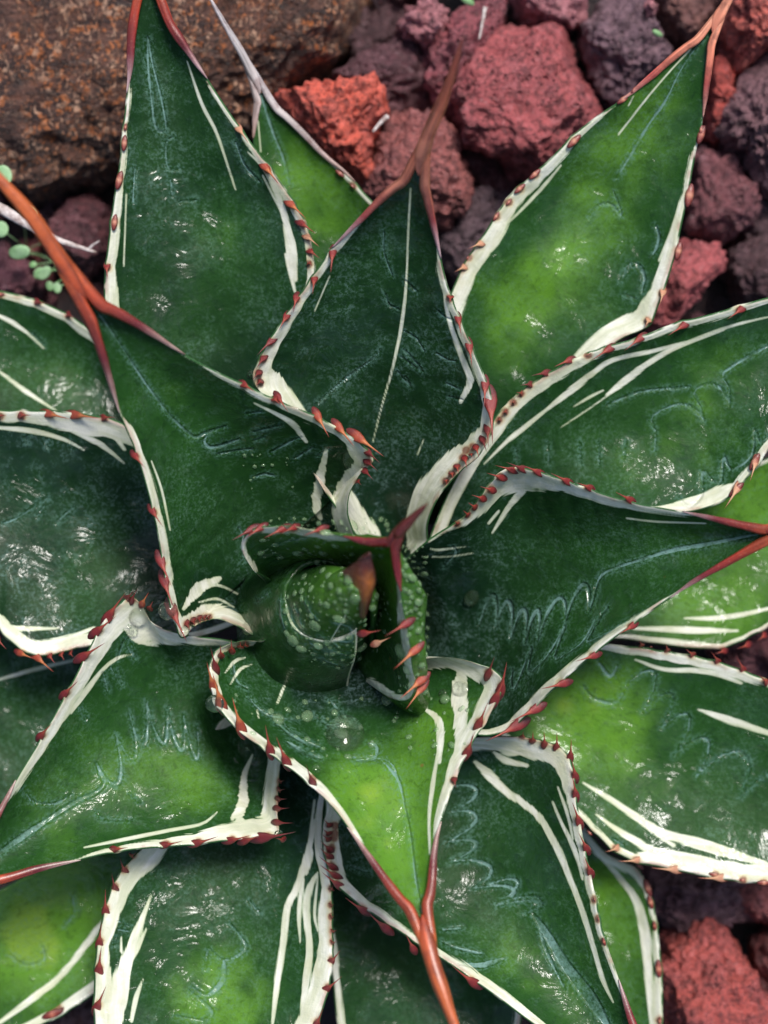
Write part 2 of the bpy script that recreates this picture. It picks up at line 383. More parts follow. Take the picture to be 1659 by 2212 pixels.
RK = [
 ('bright orange red rock beside the grey dead leaf tip', ORG, [(605,215),(660,213),(680,200),(740,198),(815,188),(842,235),(818,265),(798,290),(803,355),(772,390),(700,370),(640,320)], -4.6, 1.9, 6),
 ('small pink rock at the boulder edge near the top', PK, [(855,60),(880,20),(930,5),(960,30),(962,80),(930,104),(880,95)], -4.9, 1.6, 5),
 ('maroon rock behind the brown leaf tip near the top', MA, [(930,110),(965,60),(1040,0),(1085,30),(1065,90),(1055,150),(1000,250),(955,235),(925,170)], -5.2, 1.8, 6),
 ('dark maroon rock between boulder and brown leaf tip', (.12,.04,.05), [(712,185),(760,140),(850,90),(925,105),(955,200),(935,245),(860,245),(800,240),(760,215)], -5.9, 1.5, 5),
 ('large pitted red rock right of the brown leaf tip', RED, [(962,290),(958,245),(1010,185),(1060,85),(1110,52),(1180,48),(1235,80),(1285,170),(1312,235),(1252,285),(1175,372),(1110,352),(1040,312)], -4.9, 2.3, 6),
 ('pitted red rock under the top middle leaf edge', (.34,.10,.09), [(825,310),(850,255),(930,262),(975,320),(1003,390),(1003,432),(965,485),(880,460),(785,430),(810,365)], -5.2, 1.8, 6),
 ('dark red rock below the large pitted rock', (.13,.03,.035), [(990,330),(1060,320),(1120,370),(1090,420),(1010,415)], -6.3, 1.1, 4),
 ('pink maroon rock cut by the top edge of the picture', PK, [(1105,-60),(1250,-80),(1265,40),(1205,75),(1120,35)], -5.4, 1.6, 5),
 ('dark purple wet rock above the right upper leaf', PUR, [(1262,70),(1330,-10),(1400,20),(1450,110),(1405,155),(1335,215),(1290,185)], -5.5, 1.7, 6),
 ('brown rock touching the pale orange leaf tip', (.20,.08,.065), [(1400,-60),(1560,-60),(1560,50),(1480,90),(1430,60)], -5.9, 1.6, 5),
 ('orange red rock in the top right corner', (.60,.12,.085), [(1562,70),(1590,-60),(1760,-60),(1760,120),(1650,105),(1595,152)], -4.7, 2.0, 6),
 ('narrow red rock right of the upper leaf margin', (.52,.08,.06), [(1540,130),(1582,160),(1588,240),(1562,305),(1525,290)], -5.3, 1.4, 5),
 ('purple grey rock at the right edge below the corner rock', (.20,.095,.11), [(1635,122),(1760,100),(1760,430),(1650,405),(1585,330),(1572,270)], -4.9, 2.1, 6),
 ('maroon rock below the narrow red rock', (.21,.065,.075), [(1495,410),(1520,320),(1570,340),(1625,410),(1650,475),(1580,510),(1490,490)], -5.6, 1.6, 5),
 ('red brown rock between two right leaves', RED, [(1420,590),(1480,508),(1540,545),(1563,582),(1510,640),(1450,700),(1405,700)], -5.1, 1.5, 5),
 ('dark rock at the right edge above the right leaf', DK, [(1560,560),(1640,500),(1760,520),(1760,660),(1600,660)], -6.0, 1.5, 5),
 ('maroon rock at the left edge under the weed', (.15,.045,.06), [(-60,560),(15,530),(60,565),(95,615),(60,650),(-60,640)], -5.6, 1.4, 5),
 ('dark red rock in the hollow under the boulder', (.12,.03,.035), [(130,450),(200,430),(250,470),(240,560),(180,600),(120,540)], -6.2, 1.3, 5),
 ('bright red rock in the bottom right corner', (.46,.085,.07), [(1425,2085),(1470,2030),(1512,1985),(1565,2008),(1605,2090),(1645,2150),(1640,2240),(1590,2320),(1425,2320)], -5.1, 2.2, 6),
 ('dark red rock at the bottom of the right edge', (.20,.05,.05), [(1635,2080),(1680,2010),(1760,2010),(1760,2230),(1650,2230)], -5.4, 1.6, 5),
 ('dark purple rock under the lower right leaf', (.11,.05,.065), [(1400,1900),(1480,1870),(1640,1880),(1640,1980),(1540,1985),(1440,2010),(1410,1990)], -5.9, 1.5, 6),
 ('red rock under the margin of the lower right leaf', (.26,.065,.06), [(1520,1860),(1760,1860),(1760,1990),(1640,2000),(1560,1950)], -6.3, 1.7, 5),
 ('maroon rock showing between the two right leaves', (.18,.05,.06), [(1540,1360),(1620,1340),(1760,1340),(1760,1480),(1640,1470),(1560,1430)], -5.4, 1.7, 5),
 ('dark purple rock in the gap above the middle right', (.10,.06,.075), [(960,460),(1010,420),(1110,410),(1060,500),(1000,600),(950,560)], -6.1, 1.4, 5),
 ('dark rock behind the pale orange leaf tip margin', DK, [(1560,400),(1640,430),(1700,470),(1700,540),(1600,540),(1560,480)], -6.3, 1.1, 5),
 ('dim maroon rock low between margin and purple grey rock', (.15,.04,.05), [(1475,340),(1540,300),(1600,360),(1540,420),(1480,430)], -6.4, 1.1, 4),
 ('dark rock peeping out at the bottom left corner', DK, [(20,2170),(120,2140),(210,2120),(220,2260),(0,2300)], -5.9, 1.3, 5),
 ('small pink stone on the purple rock at the top', PK, [(1385,10),(1410,0),(1425,20),(1400,35)], -4.0, .35, 4),

 ('very dark maroon rock added for the shadow beside the boulder', (.07,.025,.03), [(750,90),(800,50),(850,0),(880,40),(890,90),(840,110),(770,140)], -6.6, 1.1, 5),  # this rock and the next added, shadow by the boulder put into their colour
 ('dark rock added for the shadow under the boulder tip', (.06,.022,.026), [(840,-60),(930,-60),(920,0),(880,15),(850,20)], -6.3, 1.3, 5),
]
for i, (lb, colr, poly, zc, hz, sub) in enumerate(RK):
    rock('lava_rock', poly, zc, hz, colr, LAVA, lb, 40 + i * 7, sub, 1.0, 'rock', None, .55, .13)
# smaller dark stones filling the gaps between the rocks
def pebbles():
    protos = []
    for i in range(6):
        a = np.linspace(0, 2 * math.pi, 9, endpoint=False); rr = 42 * rng.uniform(.75, 1.1, 9)
        o = rock('lava_pebble', np.stack([829 + rr * np.cos(a), 1106 + rr * np.sin(a)], 1), 0, .42, DK, LAVA, 'x', 500 + i, 4)
        protos.append(o)
    zones = [(600, 1130, -60, 600, 50), (1200, 1720, -40, 740, 44), (1380, 1720, 1860, 2260, 22), (-60, 260, 400, 680, 20), (1500, 1720, 1340, 1480, 6), (-40, 230, 2120, 2260, 6)]
    first = set(); 
    for (u0, u1, v0, v1, n) in zones:
        zn = {600: 'above the agave', 1200: 'among the right hand rocks', 1380: 'at the bottom right', -60: 'under the boulder', 1500: 'between two right leaves', -40: 'in the bottom left corner'}[u0]
        for k in range(n):
            i = rng.integers(6); src = protos[i]
            o = src if i not in first else src.copy()
            if i in first: COL.objects.link(o)
            first.add(i)
            o.location = P(rng.uniform(u0, u1), rng.uniform(v0, v1), GZ + rng.uniform(.1, 1.1)); s = rng.uniform(.5, 1.35)
            o.scale = (s, s, s); o.rotation_euler = tuple(rng.uniform(0, 6, 3))
            ci = rng.integers(4); cc = [DK, (.12, .035, .045), (.08, .045, .055), (.22, .05, .05)][ci]; cn = ['blackish', 'dark maroon', 'dark purple grey', 'dull red'][ci]; o.color = (*cc, 1)
            tag(o, f'small {cn} lava pebble lying low {zn}', 'pebble', f'{cn} pebbles {zn}')
pebbles()

# ------------------------------------------------------------------ teeth
TEETH = {}
def tooth_mesh(kind):
    if kind in TEETH: return TEETH[kind]
    ns = 10
    if kind.startswith('pad'):
        xs = np.array([-1, -.93, -.7, -.35, 0, .35, .7, .93, 1.0]); wd = np.sqrt(np.clip(1 - xs ** 2, 0.0004, 1)) * .36
        zc = np.zeros_like(xs); hz = wd * .55
        cols = np.array([(.09, .010, .010)] * 2 + [(.14, .018, .014)] + [(.22, .04, .025), (.48, .20, .12), (.22, .04, .025)] + [(.14, .018, .014)] + [(.09, .010, .010)] * 2)
        if kind == 'pad_dark': cols = cols * np.array([.8, .6, .6])
    else:
        xs = np.array([-.62, -.55, -.38, -.16, .05, .2, .36, .56, .8, 1.0]); wd = np.array([.01, .15, .27, .30, .23, .13, .07, .045, .026, .003])
        zc = np.array([-.03, -.02, .0, .03, .07, .12, .15, .15, .11, .04]); hz = np.array([.01, .04, .07, .09, .10, .085, .06, .042, .026, .003])
        base = dict(tooth_red=[(.11, .008, .012), (.27, .022, .022), (.40, .06, .035), (.26, .025, .022)],
                    tooth_orange=[(.17, .015, .015), (.44, .07, .03), (.66, .20, .06), (.45, .06, .03)],
                    tooth_dark=[(.08, .008, .012), (.20, .018, .022), (.22, .025, .022), (.10, .01, .012)],
                    tooth_pale=[(.36, .09, .05), (.70, .34, .20), (.74, .40, .22), (.45, .14, .08)])[kind]
        cols = np.array([base[0], base[0], base[0], base[1], base[1], base[2], base[2], base[2], base[3], base[3]]) * .68
    a = np.linspace(0, 2 * math.pi, ns, endpoint=False)
    V = np.stack([np.repeat(xs, ns), (wd[:, None] * np.cos(a)).ravel(), (zc[:, None] + hz[:, None] * np.sin(a)).ravel()], 1)
    C = np.repeat(cols, ns, axis=0)
    if kind.startswith('pad'):      # dark rim round a paler middle
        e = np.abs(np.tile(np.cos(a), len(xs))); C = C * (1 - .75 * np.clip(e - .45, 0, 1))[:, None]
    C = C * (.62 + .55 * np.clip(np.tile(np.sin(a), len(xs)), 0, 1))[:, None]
    n = len(xs); V = np.vstack([V, V[:ns].mean(0), V[-ns:].mean(0)]); C = np.vstack([C, C[0], C[-1]])
    k = np.arange(ns); k2 = (k + 1) % ns
    m = mesh_from('tooth', V, [grid_faces(n, ns, wrap=True, flip=True), np.stack([np.full(ns, n*ns), k, k2], 1), np.stack([np.full(ns, n*ns+1), (n-1)*ns+k2, (n-1)*ns+k], 1)])
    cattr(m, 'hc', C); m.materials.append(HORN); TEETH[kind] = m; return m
def place_tooth(parent, kind, b, tip, width=1.0, up=Vector((0, 0, 1))):
    b, tip = Vector(b), Vector(tip); X = tip - b; L = X.length; X.normalize()
    Y = up.cross(X).normalized(); Z = X.cross(Y)
    o = bpy.data.objects.new('tooth', tooth_mesh(kind)); COL.objects.link(o); o.parent = parent
    wv = L * width
    M = Matrix((X * L, Y * wv, Z * wv)).transposed().to_4x4(); M.translation = b
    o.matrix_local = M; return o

# ------------------------------------------------------------------ the agave
CU, CV = 740, 1330
agave = bpy.data.objects.new('agave', None); COL.objects.link(agave); agave.location = P(CU, CV, GZ)
tag(agave, 'variegated green and cream agave rosette with red teeth among the lava rocks', 'agave')
AO = -Vector(agave.location)
NT, NS = 200, 140
def nearest(E, p):
    dd = np.hypot(E[:, 0] - p[0], E[:, 1] - p[1]); i = int(dd.argmin()); return i, dd[i]
def make_leaf(Lp, Rp, z, sag, bandL=[], bandR=[], white=[], imp=[], blobs=[], yg=0.0, teeth=[], hornL=None, hornR=None,
              spine=None, pal='orange', flare=(7, 7), thick=.35, label=None, zR=None, hr=(6, 9), stub=.35, bow=0.0, rimr=10, stubdrop=1.4, lsag=1.0, lyg=.2, gpk=.5, pexp=1.05):
    hr = (hr[0] * .88, hr[1] * .82)
    L = smooth(Lp, NT); R = smooth(Rp, NT); t = np.linspace(0, 1, NT)
    zl = keys(z, t); zr = keys(zR, t) if zR else zl; sg = keys(sag, t)
    # scalloped margin, a little swelling at every tooth
    for E, zz in ((L, zl), (R, zr)):
        T = np.gradient(E, axis=0); T /= np.linalg.norm(T, axis=1)[:, None] + 1e-9; nn = np.stack([-T[:, 1], T[:, 0]], 1)
        inward = ((R if E is L else L) - E); sgn = np.sign((nn * inward).sum(1)); out = -nn * sgn[:, None]
        for tt in teeth:
            i, dist = nearest(E, tt[0])
            if dist < 30:
                step = np.hypot(*(E[min(i+1, NT-1)] - E[i-1])) / 2 + 1e-6
                wgt = np.exp(-((np.arange(NT) - i) * step / 13.0) ** 2); E += out * wgt[:, None] * 2.6
    s = .5 - .5 * np.cos(np.linspace(0, math.pi, NS)); s = .35 * np.linspace(0, 1, NS) + .65 * s
    sub = 7                                     # rows that run down into the heart of the rosette
    def stubrows(E, zz):
        k = np.linspace(1, 1 / sub, sub)[:, None]; tgt = np.array([CU, CV])
        return np.vstack([E[0] + (tgt - E[0]) * stub * k, E]), np.r_[zz[0] - stubdrop * k[:, 0] ** 1.3, zz]
    L2, zl2 = stubrows(L, zl); R2, zr2 = stubrows(R, zr); sg2 = np.r_[np.full(sub, sg[0]), sg]; n2 = NT + sub
    t2 = np.r_[np.linspace(-.06, 0, sub, endpoint=False), t]
    UV = L2[:, None] * (1 - s)[None, :, None] + R2[:, None] * s[None, :, None]
    if bow:
        mid = (L2 + R2) / 2; ax = np.gradient(mid, axis=0); ax /= np.linalg.norm(ax, axis=1)[:, None] + 1e-9
        UV = UV + ax[:, None] * (bow * np.sin(math.pi * s) ** 1)[None, :, None] * (1 - np.clip(t2, 0, 1))[:, None, None]
    prof = 4 * s * (1 - s); prof = prof ** pexp
    Z = zl2[:, None] * (1 - s) + zr2[:, None] * s - sg2[:, None] * prof
    wpx = np.linalg.norm(R2 - L2, axis=1)
    dE = np.minimum(s[None] * wpx[:, None], (1 - s)[None] * wpx[:, None])          # distance to the edge
    rr = np.minimum(rimr, wpx * .3 + .5)[:, None]; x = np.clip(dE / rr, 0, 1)
    Z = Z - (rr * .0136) * (1 - np.sqrt(np.clip(1 - (1 - x) ** 2, 0, 1)))
    # gentle irregularity of the surface
    flat = UV.reshape(-1, 2); Q = np.stack([flat[:, 0] / 150, flat[:, 1] / 150, np.full(len(flat), zl[0] * 3.1)], 1)
    Z = Z + (vnoise(Q, 21) * .10 + vnoise(Q * 2.7, 22) * .035).reshape(Z.shape) * np.clip(dE / 40, 0, 1)
    V1 = PA(UV, Z).reshape(-1, 3)
    # lower skin
    NL = 15; sl = np.linspace(0, 1, NL); UVl = L2[:, None] * (1 - sl)[None, :, None] + R2[:, None] * sl[None, :, None]
    ac = (L2 - R2) / (wpx[:, None] + 1e-6); g = lambda a: np.where(a < gpk / 2, np.sin(math.pi * np.clip(a / gpk, 0, 1)), np.sin(math.pi * np.clip(.5 + .5 * (a - gpk / 2) / max(.5 - gpk / 2, .01), 0, 1)))
    tap = np.clip((1 - t2) / .12, 0, 1)
    UVl = UVl + ac[:, None] * (flare[0] * g(sl))[None, :, None] * tap[:, None, None] - ac[:, None] * (flare[1] * g(1 - sl))[None, :, None] * tap[:, None, None]
    th = thick * np.clip(wpx / 250, .15, 1)
    rim0 = (np.minimum(rimr, wpx * .3 + .5) * .0136)
    Zl = zl2[:, None] * (1 - sl) + zr2[:, None] * sl - lsag * sg2[:, None] * (4 * sl * (1 - sl)) ** pexp - rim0[:, None] - (th[:, None] * (4 * sl * (1 - sl)) ** .45)
    V2 = PA(UVl, Zl).reshape(-1, 3)
    V = np.vstack([V1, V2]) + np.array(AO)
    # orientation
    up = np.cross((R[NT//2] - L[NT//2]), (L[NT//2 + 5] - L[NT//2 - 5])); fl = up > 0
    F = [grid_faces(n2, NS, 0, not fl), grid_faces(n2, NL, n2 * NS, fl)]
    m = mesh_from('leaf', V, F)
    # colour fields
    sd = np.full(len(flat), 60.0)
    for E, bd, side in ((L, bandL, 0), (R, bandR, 1)):
        if not bd: continue
        idx = sorted([(nearest(E, b)[0], b[2] * 1.04 + 1) for b in bd]); wI = np.interp(np.arange(NT), [a for a, _ in idx], [b for _, b in idx])
        E2 = E[::2]; w2 = wI[::2]; bb = np.full(len(flat), 1e9)
        for j in range(len(E2)):
            dd = np.hypot(flat[:, 0] - E2[j, 0], flat[:, 1] - E2[j, 1]) - w2[j]; bb = np.minimum(bb, dd)
        half = (s > .5) if side else (s <= .5)
        bb = np.where(np.tile(half, n2), bb, 60); sd = np.minimum(sd, bb)
    rw = np.full(len(flat), 14.0)
    if white:
        wd_ = np.full(len(flat), 14.0); s2 = seg_sdf(flat, white, wd_); rw = np.where(s2 < sd, wd_, rw); sd = np.minimum(sd, s2)
    isd = seg_sdf(flat, imp) if imp else np.full(len(flat), 60.0)
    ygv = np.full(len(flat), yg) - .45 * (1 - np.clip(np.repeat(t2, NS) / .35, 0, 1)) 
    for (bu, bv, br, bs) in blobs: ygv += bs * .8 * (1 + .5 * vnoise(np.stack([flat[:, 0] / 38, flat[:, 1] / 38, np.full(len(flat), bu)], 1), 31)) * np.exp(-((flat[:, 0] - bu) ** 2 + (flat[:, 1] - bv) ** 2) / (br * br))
    tdv = np.full(len(flat), 60.0)
    for tt in teeth: tdv = np.minimum(tdv, np.hypot(flat[:, 0] - tt[0][0], flat[:, 1] - tt[0][1]))
    nl = len(V2); ext = lambda a, v: np.concatenate([a, np.full(nl, v)])
    edl = np.full(nl, 60.0)
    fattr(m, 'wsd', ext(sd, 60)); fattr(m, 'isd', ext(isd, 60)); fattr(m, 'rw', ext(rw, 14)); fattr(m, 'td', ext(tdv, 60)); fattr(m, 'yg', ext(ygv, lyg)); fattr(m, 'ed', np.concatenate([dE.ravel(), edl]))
    Wc = wpx.mean() * K * 100; Lc = np.linalg.norm(np.diff((L + R) / 2, axis=0), axis=1).sum() * K * 100
    so_ = random.uniform(0, 50)
    lc = np.stack([np.tile(s, n2) * Wc + so_, np.repeat(t2, NS) * Lc, np.full(n2 * NS, so_)], 1)
    lcl = np.stack([np.tile(sl, n2) * Wc + so_, np.repeat(t2, NL) * Lc, np.full(n2 * NL, so_ + 5)], 1)
    at = m.attributes.new('lc', 'FLOAT_VECTOR', 'POINT'); at.data.foreach_set('vector', np.vstack([lc, lcl]).astype(np.float32).ravel())
    o = link('leaf', m, LEAF, agave)
    if label: o['label'] = label
    # horn along the margins near the tip
    PAL = dict(orange=[(.34, .075, .022), (.42, .095, .025), (.31, .045, .016), (.12, .014, .018), (.40, .30, .26)],
               brown=[(.12, .028, .018), (.24, .06, .028), (.34, .12, .075), (.20, .03, .03), (.48, .36, .38)],
               pale=[(.70, .33, .22), (.68, .28, .17), (.62, .20, .12), (.34, .06, .05), (.45, .25, .2)],
               red=[(.30, .05, .018), (.36, .07, .02), (.27, .03, .015), (.13, .015, .02), (.38, .28, .28)],
               dark=[(.075, .016, .012), (.10, .014, .011), (.10, .009, .009), (.13, .010, .014), (.2, .03, .03)],
               grey=[(.50, .46, .47), (.52, .48, .48), (.46, .40, .38), (.40, .30, .28), (.34, .22, .18)])[pal]
    PAL = np.array(PAL)
    def colf(x): return np.stack([np.interp(x, np.linspace(0, 1, 5), PAL[:, k]) for k in range(3)], 1)
    for E, zz, hp in ((L, zl, hornL), (R, zr, hornR)):
        if hp is None: continue
        i0 = nearest(E, hp)[0]; seg = E[i0:]; n = 34; idx = np.linspace(0, len(seg) - 1, n)
        pu = np.stack([np.interp(idx, np.arange(len(seg)), seg[:, k]) for k in (0, 1)], 1); pz = np.interp(idx, np.arange(len(seg)), zz[i0:])
        tt = np.linspace(0, 1, n); rad = (1.0 + (hr[0] - 1.0) * np.clip(tt / .35, 0, 1) ** .8 + (hr[1] - hr[0]) * np.clip((tt - .35) / .65, 0, 1)) * K
        jit = 1 + .10 * np.sin(tt * 23 + random.uniform(0, 6)) * (1 - tt)
        inn = (E is L) * 2 - 1; cen = (pu + 0)
        toward = ((R if E is L else L)[i0:]); tw = np.stack([np.interp(idx, np.arange(len(seg)), toward[:, k]) for k in (0, 1)], 1) - pu
        tw /= np.linalg.norm(tw, axis=1)[:, None] + 1e-6; cen = pu + tw * (rad / K * .75)[:, None] * np.clip((1 - tt) * 6, 0, 1)[:, None]
        rj = rad * jit
        if spine:
            sp = smooth(spine, 44)[4:24]; side = tw[-6] * -1; k = np.linspace(0, 1, 20)[1:]; ofs = np.maximum(sp[1:, 3] * .55, 2) * (1 - k) ** .7
            cen = np.vstack([cen[:-3], sp[1:, :2] + side * ofs[:, None]]); pz = np.r_[pz[:-3], sp[1:, 2] + .05 - .25 * k]
            rj = np.r_[rj[:-3], (hr[1] * .8) * (1 - k * .75) * K]
            cz = smooth(np.column_stack([cen[::4], pz[::4], rj[::4] / K]), 54); cen = cz[:, :2]; pz = cz[:, 2]; rj = np.maximum(cz[:, 3], .5) * K
        Vh, Fh, ch = tube(PA(cen, pz - .035), rj, 16, .8)
        mh = mesh_from('margin_horn', Vh + np.array(AO), Fh); cattr(mh, 'hc', streaks(Vh, Fh, ch, 16, colf(1 - ch))); oh = link('margin_horn', mh, HORN, o)
    if spine:
        sp = smooth([(a[0], a[1], a[2], a[3] * .8) for a in spine], 44); pp = np.array([P(a[0], a[1], a[2]) for a in sp])
        r = sp[:, 3] * K * (1 + .05 * np.sin(np.linspace(0, 17, 44))) * np.interp(np.linspace(0, 1, 44), [0, .05, .22, 1], [.25, .6, 1, 1])
        Vh, Fh, ch = tube(pp, r, 16, .85)
        mh = mesh_from('terminal_spine', Vh + np.array(AO), Fh); cattr(mh, 'hc', streaks(Vh, Fh, ch, 16, colf(.5 * (1 - ch) if pal != 'brown' else .6 * (1 - ch))))
        link('terminal_spine', mh, HORN, o)
    # teeth
    for tt in teeth:
        b, tip, kind = tt[0], tt[1], tt[2]
        iL, dL = nearest(L, b); iR, dR = nearest(R, b)
        zz, i, E = (zl[iL], iL, L) if dL < dR else (zr[iR], iR, R); dd = min(dL, dR)
        if dd > 14:
            nb = E[i] + (np.array(b) - E[i]) * 14 / dd
            if tip is not None: tip = (tip[0] + nb[0] - b[0], tip[1] + nb[1] - b[1])
            b = (float(nb[0]), float(nb[1]))
        if tip is None:
            T = E[min(i + 2, NT - 1)] - E[max(i - 2, 0)]; T /= np.linalg.norm(T) + 1e-9; ln = tt[3] if len(tt) > 3 else 11
            place_tooth(o, kind, Vector(P(b[0], b[1], zz - .05)) + AO, Vector(P(b[0] + T[0] * ln, b[1] + T[1] * ln, zz - .05)) + AO, 1.0)
        else:
            ln = math.hypot(tip[0] - b[0], tip[1] - b[1])
            place_tooth(o, kind, Vector(P(b[0], b[1], zz - .03)) + AO, Vector(P(tip[0], tip[1], zz + .16 + ln * .002)) + AO, (tt[3] if len(tt) > 3 else 1.0) * min(1.25, max(.6, 28 / (ln + 8))))
    return o
def T(c, lst, kind='tooth_red'):       # teeth in crop units: (bx,by,tx,ty[,kind]) or (bx,by[,len])
    out = []
    for a in lst:
        kd = kind; a = list(a); wdt = 1.0
        if isinstance(a[-1], str): kd = a.pop()
        if len(a) == 5: wdt = a.pop()
        if len(a) >= 4: out.append((q(c, a[0], a[1]), q(c, a[2], a[3]), kd, wdt))
        else: out.append((q(c, a[0], a[1]), None, kd if kd.startswith('pad') else 'pad_pale', (a[2] if len(a) > 2 else 32) * .36376))
    return out
D_, O_, PL = 'tooth_dark', 'tooth_orange', 'tooth_pale'

# bottom middle leaf, tip towards the viewer's bottom edge
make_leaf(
  [(560,1385),(520,1388),(478,1398),(455,1428),(455,1480),(472,1530),(510,1575),(560,1612),(612,1650),(668,1695),(718,1745),(762,1805),(812,1880),(858,1945),(905,1998)],
  [(905,1425),(970,1420),(1030,1432),(1078,1455),(1088,1478),(1075,1510),(1052,1555),(1018,1610),(992,1665),(968,1730),(950,1790),(942,1850),(938,1920),(922,1990)],
  [1.6,2.7,3.4,4.2,5.2], [3.0,2.3,1.2,.6,.15], stubdrop=.8,
  bandL=[(520,1388,9),(460,1440,16),(472,1530,20),(560,1612,21),(668,1695,22),(762,1805,12),(800,1865,3)],
  bandR=[(970,1420,22),(1078,1455,42),(1052,1555,34),(1018,1610,30),(992,1665,24),(955,1780,15),(944,1840,3)],
  white=[S('H',[(510,1140),(440,1310)],22), S('H',[(1290,1330),(1390,1400),(1410,1500),(1400,1659)],16,30), S('H',[(1180,1180),(1300,1260),(1330,1330)],10), S('K',[(1100,0),(1060,250),(1040,450),(1045,650)],17,6),
         S('H',[(1540,1100),(1520,1250),(1530,1400),(1500,1659)],60,30), S('H',[(130,1130),(190,1060),(250,1040)],10), S('H',[(160,1200),(220,1110),(290,1080)],9), S('H',[(320,1350),(330,1400)],12)],
  imp=[S('K',[(590,75),(800,100),(860,230),(900,400),(930,550),(960,800),(1000,1010)],4,5), S('K',[(760,95),(850,200),(890,330)],12,8), S('H',[(500,1540),(600,1600),(700,1640)],12), S('H',[(980,1545),(1030,1570),(1010,1640),(900,1650)],9), S('H',[(270,1280),(380,1380),(560,1410)],9,3),
       S('H',[(430,1430),(560,1520),(690,1570)],10,6), S('H',[(180,1080),(200,1180),(260,1220)],9,5), S('H',[(750,1290),(830,1380),(900,1440)],14,4), S('H',[(480,1440),(620,1560)],5), S('H',[(660,1380),(760,1450),(820,1440)],7)],
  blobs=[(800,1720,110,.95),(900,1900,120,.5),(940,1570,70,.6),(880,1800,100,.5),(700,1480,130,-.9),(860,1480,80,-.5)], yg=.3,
  teeth=T('H',[(55,1190,22,1065,O_),(72,1085,45,975,D_),(118,1285,72,1120,O_),(250,1400,205,1240,O_),(400,1565,375,1430),(500,1625,448,1495),(118,1035,114,980),(172,995,168,935),(222,972,222,940),(252,965,252,942),(1570,1590,1615,1475),(1640,1420,1690,1300)])
       + T('K',[(350,200,315,105,D_),(1278,25,1300,-70,D_),(1190,215,1200,262,D_)]) + T('I',[(45,1120,100,985),(75,1060,108,912),(0,975,35,880,D_)]),
  hornL=q('K',560,480), hornR=q('K',1105,450), spine=[(912,1975,5.1,11),(918,2010,5.25,22),(935,2080,5.6,19),(962,2160,5.9,16),(990,2240,6.1,9),(1006,2300,6.2,1)], pal='orange', flare=(16,10), hr=(8,15),
  label='light green middle leaf pointing down with a forked orange spine')
# right leaf
make_leaf(
  [(925,1165),(955,1145),(1005,1115),(1040,1070),(1065,1035),(1100,1012),(1150,1015),(1215,1035),(1290,1062),(1370,1085),(1450,1100),(1520,1112),(1600,1128),(1680,1142)],
  [(1035,1590),(1060,1590),(1100,1578),(1140,1545),(1185,1500),(1240,1450),(1300,1400),(1360,1355),(1430,1305),(1490,1265),(1550,1232),(1610,1200),(1680,1162)],
  [.9,2.0,2.8,3.5,4.4], [2.6,2.1,1.3,.7,.15],
  bandL=[(955,1145,5),(1005,1115,16),(1040,1070,34),(1100,1012,50),(1150,1015,44),(1215,1035,26),(1370,1085,16),(1480,1105,10),(1520,1112,2)],
  bandR=[(1060,1590,14),(1140,1545,20),(1240,1450,17),(1360,1355,13),(1430,1305,6),(1460,1285,2)],
  white=[S('F',[(0,1480),(100,1400),(200,1400),(120,1500),(20,1659)],40,12), S('F',[(820,1570),(1000,1590),(1290,1600)],5,7), S('I',[(0,90),(60,20)],24), S('H',[(1340,390),(1400,400),(1560,380)],7),S('H',[(1290,440),(1450,440),(1600,420)],5)],
  imp=scallop('I',[(-60,700),(40,710),(130,775),(215,800),(290,785),(455,670),(595,612)],(35,-185),15) + [S('I',[(597,610),(625,520),(655,420),(720,370),(900,310),(1100,250),(1300,215),(1600,155)],3,14),
       S('I',[(1020,590),(850,670),(590,795),(610,740),(650,650)],8,2), S('I',[(640,660),(560,790),(470,860),(390,895),(415,800),(455,700)],6,2), S('I',[(450,700),(380,830),(300,930),(235,975),(240,900),(255,830)],6,2), S('I',[(250,830),(200,960),(150,1070),(130,1040),(140,960)],6,2),
       S('H',[(1430,500),(1500,420),(1480,380)],8), S('I',[(640,690),(665,640),(705,590)],7,2)],
  blobs=[(1500,1150,120,.3),(1350,1380,90,.25)], yg=0,
  teeth=T('E',[(1525,1280,1430,1255),(1460,1325,1380,1300),(1405,1400,1340,1380),(1350,1450,1290,1430),(1305,1500,1270,1475),(1265,1545,1240,1520),(1205,1600,1190,1580)])
       + T('F',[(190,1272,100,1235,D_),(285,1292,190,1250),(455,1345,365,1300),(590,1385,515,1355),(830,1455,750,1412)]) + T('I',[(845,705,765,752),(615,880,510,912),(430,1045,305,1075),(265,1200,125,1270),(150,1300,-20,1385)]),
  hornL=q('F',1150,1540), hornR=q('I',1090,560), spine=[(1650,1145,4.3,10),(1690,1150,4.4,20),(1780,1160,4.8,14),(1860,1165,5.1,1)], pal='red', flare=(8,16), hr=(7,14),
  label='right pointing leaf with scalloped imprint lines')
